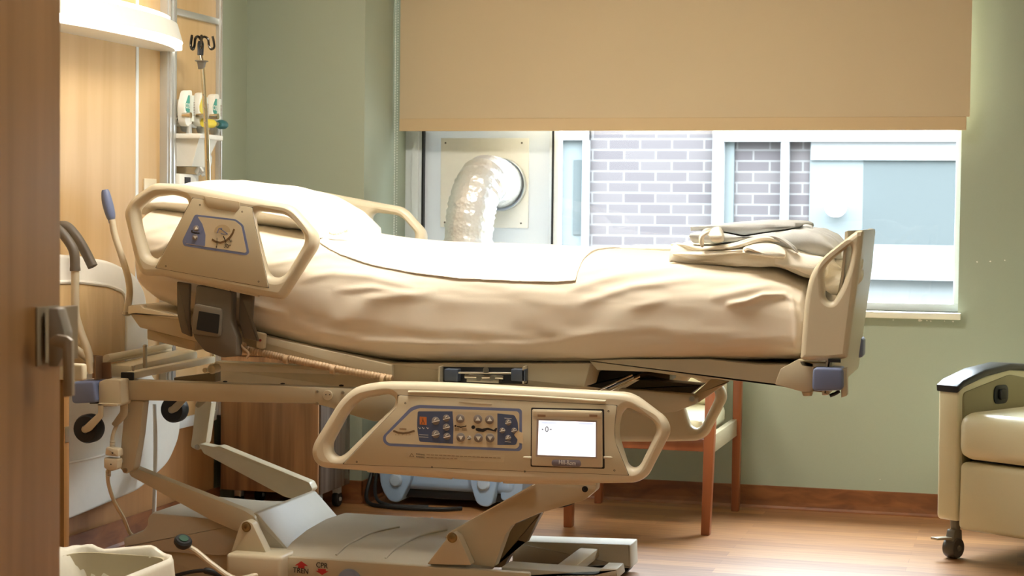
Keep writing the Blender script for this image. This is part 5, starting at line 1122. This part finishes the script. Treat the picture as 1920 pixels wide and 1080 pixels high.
# housing: bevelled block standing proud of the face
bm = nb(); yA, yB = py0 + .10, 2.485
prism(bm, [(XD, yA), (XD + .010, yA + .01), (XD + .012, yB - .05), (XD + .006, yB), (XD, yB)], pz0 + .004, pz1 - .002, .0015, 2, 'Z'); hs = obj('latch_housing', bm, hk, dr)
def dY(u, v, Y=2.40): p = aY(u, v, Y); return p
bm = nb(); P = [dY(u, v) for u, v in ((118, 632), (131, 624), (150, 628), (160, 636), (161, 738), (144, 740), (143, 650), (128, 645), (117, 642))]
prism(bm, roundpoly([(p.x, p.z) for p in P], .002), 2.36, 2.368, .001); obj('lever_handle', bm, mat('satin_nickel', (178, 166, 146), .35, .1), dr)
bm = nb(); P = [dY(u, v) for u, v in ((100, 577), (118, 577), (131, 622), (130, 665), (118, 686), (100, 686))]
prism(bm, roundpoly([(p.x, p.z) for p in P], .003), 2.385, 2.41, .003); obj('latch_cover', bm, mat('satin_steel_cover', (164, 158, 146), .35, .1), dr)
bm = nb(); lathe(bm, dX(78, 630), (1, 0, 0), [(.004, 0), (.004, .006), (0, .007)], 12); obj('latch_screw', bm, steel, dr)
# waste basket with liner
tc_ = empty('waste_basket', (-1.92, 3.72, 0), 'waste basket with a translucent white liner folded over its rim', 'waste basket')
def rr(w, d, r, n=10): return roundpoly([(-w, -d), (w, -d), (w, d), (-w, d)], r, n)
TX, TY = aY(205, 1040, 3.7).x, 3.60; zr = aY(340, 1046, 3.7).z - .012
def loftr(bm, secs, cap=True, jit=0):
    rows = []
    for (w, d, r, z, j) in secs: rows.append([Vector((TX + p.x * (1 + 0), TY + p.y, z + j * noise.noise(Vector((p.x * 24, p.y * 24, z * 3))))) + Vector((p.x, p.y, 0)).normalized() * j * .6 * noise.noise(Vector((p.x * 40 + 3, p.y * 40, z * 5))) for p in rr(w, d, r)])
    V = loftgrid(bm, rows, True)
    if cap: bm.faces.new(V[0][::-1])
    return V
bm = nb(); loftr(bm, [(.09, .08, .03, 0, 0), (.128, .172, .07, zr - .012, 0), (.134, .178, .07, zr - .012, 0), (.134, .178, .07, zr - .004, 0), (.124, .168, .07, zr - .004, 0), (.088, .078, .03, .01, 0)]); obj('basket', bm, mat('beige_basket', (196, 184, 154), .5), tc_)
bm = nb(); loftr(bm, [(.085, .075, .03, .02, .01), (.100, .10, .04, zr - .14, .04), (.112, .155, .07, zr - .07, .045), (.122, .167, .07, zr - .02, .03), (.131, .175, .08, zr + .004, .018), (.138, .182, .08, zr + .010, .016), (.143, .187, .08, zr - .004, .018), (.144, .188, .08, zr - .05, .03), (.146, .190, .08, zr - .10, .04)], False)
o = obj('bin_liner', bm, liner, tc_, 'translucent white plastic liner', autosm=180)
sol = o.modifiers.new('thick', 'SOLIDIFY'); sol.thickness = .0006
# recliner (built square-on, then turned)
rc = empty('recliner', (0, 0, 0), 'cream vinyl medical recliner on casters at the right edge', 'recliner')
def R_(name, bm, m, label=None): return obj(name, bm, m, rc, label)
AZ = .625
bm = nb(); prism(bm, roundpoly([(.0, .13), (.0, .30), (-.005, AZ - .035), (.01, AZ - .03), (.30, AZ + .012), (.60, AZ - .03), (.70, AZ - .06), (.72, .13)], .02), -.04, .04, .010, 3, 'X')
R_('arm', bm, vinyl)
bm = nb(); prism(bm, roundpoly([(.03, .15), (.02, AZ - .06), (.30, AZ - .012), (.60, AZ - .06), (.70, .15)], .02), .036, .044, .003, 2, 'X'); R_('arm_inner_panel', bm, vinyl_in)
pad = [(-.015, AZ - .036), (.02, AZ - .018), (.15, AZ + .012), (.30, AZ + .026), (.45, AZ + .016), (.60, AZ - .012), (.71, AZ - .05), (.70, AZ - .07), (.60, AZ - .034), (.45, AZ - .008), (.30, AZ + .002), (.15, AZ - .012), (.02, AZ - .042), (-.012, AZ - .058)]
bm = nb(); prism(bm, pad, -.044, .048, .008, 3, 'X'); R_('arm_pad', bm, mat('black_armpad', (38, 40, 42), .3), 'glossy black arm pad')
for x in (.0,): pass
bm = nb(); prism(bm, roundpoly([(-.004, .13), (.0, .53 + .03), (.02, .56), (.72, .5), (.72, .13)], .02), .62, .70, .01, 3, 'X'); R_('arm', bm, vinyl)
bm = nb(); prism(bm, [(a, b) for a, b in pad], .616, .708, .008, 3, 'X'); R_('arm_pad', bm, mat('black_armpad', (38, 40, 42), .3))
bm = nb(); box(bm, .046, .612, -.025, .56, .345, .50, .045, 5)
for v in bm.verts:
    if v.co.z > .46: v.co.z += .016 * math.sin(math.pi * (v.co.x - .046) / .566)
sc2 = R_('seat_cushion', bm, vinyl)
bm = nb(); box(bm, .0455, .614, -.005, .07, .105, .335, .022, 4)
for v in bm.verts: v.co.y += .02 * (v.co.z - .22)
R_('footrest_panel', bm, vinyl)
bm = nb(); box(bm, .045, .615, .06, .70, .16, .345, .01); R_('seat_frame', bm, blackm)
bm = nb(); box(bm, .048, .612, .56, .70, .36, 1.12, .05, 4)
for v in bm.verts: v.co.y += .12 * max(0, v.co.z - .45)
R_('backrest', bm, vinyl)
bm = nb(); prism(bm, roundpoly([(.20, .515), (.285, .515), (.285, .58), (.20, .58)], .026), .043, .049, .002, 2, 'X'); hr = R_('recline_bezel', bm, blackm)
bm = nb(); prism(bm, roundpoly([(.222, .53), (.262, .53), (.262, .567), (.222, .567)], .012), .048, .060, .003, 2, 'X'); h_ = obj('recline_handle', bm, black, None); fix_sub(h_, hr)
bm = nb(); tube(bm, [Vector((-.03, .12, .36)), Vector((-.055, .12, .36)), Vector((-.06, .12, .345))], .010, 10); R_('side_lever', bm, alu)
for x, y in ((.01, .03), (.66, .03), (.01, .62), (.66, .62)):
    bm = nb(); lathe(bm, (x, y + .01, .085), (0, 0, 1), [(.010, 0), (.016, .01), (.018, .045), (0, .045)], 12)
    prism(bm, roundpoly([(y - .03, .045), (y + .02, .030), (y + .03, .05), (y + .026, .098), (y - .016, .10)], .010), x - .016, x + .016, .003, 2, 'X'); fk = R_('caster_fork', bm, mat('caster_grey', (118, 112, 98), .45))
    w = wheel('caster_wheel', (x, y, .036), .036, .044, rc, (1, 0, 0), mat('caster_tyre', (84, 78, 68), .5), fk.data.materials[0])
    bm = nb(); prism(bm, roundpoly([(x - .045, y - .07), (x - .012, y - .075), (x + .012, y - .02), (x - .012, y - .005)], .004), .066, .074, .002, 2, 'Z'); bm.transform(Matrix.Translation((0, 0, 0))); R_('brake_tab', bm, mat('brake_tab_grey', (176, 164, 138), .4))
rc.location = (-.235, 6.27, 0); rc.rotation_euler = (0, 0, math.radians(-32))
# bin under nothing else: bright strip lamp reflected under the chair is not modelled
# every screw, bolt and plug is a part of its own
for o in list(bpy.data.objects):
    if o.type == 'MESH' and o.name.split('.')[0] in ('screw', 'bolt', 'black_plug', 'gas_socket', 'hose_clip', 'seat_rail', 'headboard_leg'):
        bm = bmesh.new(); bm.from_mesh(o.data); seen = set(); isl = []
        for v in bm.verts:
            if v in seen: continue
            st = [v]; seen.add(v); g = []
            while st:
                w = st.pop(); g.append(w)
                for e in w.link_edges:
                    q = e.other_vert(w)
                    if q not in seen: seen.add(q); st.append(q)
            isl.append(g)
        idx = [[v.index for v in g] for g in isl]; bm.free()
        if len(idx) < 2: continue
        for g in idx:
            gs = set(g); b2 = bmesh.new(); b2.from_mesh(o.data); b2.verts.ensure_lookup_table()
            bmesh.ops.delete(b2, geom=[v for v in b2.verts if v.index not in gs], context='VERTS')
            me = bpy.data.meshes.new(o.name.split('.')[0]); b2.to_mesh(me); b2.free()
            c = bpy.data.objects.new(o.name.split('.')[0], me); col.objects.link(c); c.parent = o.parent; c.matrix_parent_inverse = o.matrix_parent_inverse.copy()
            if not me.materials: me.materials.append(o.data.materials[0])
        bpy.data.objects.remove(o)
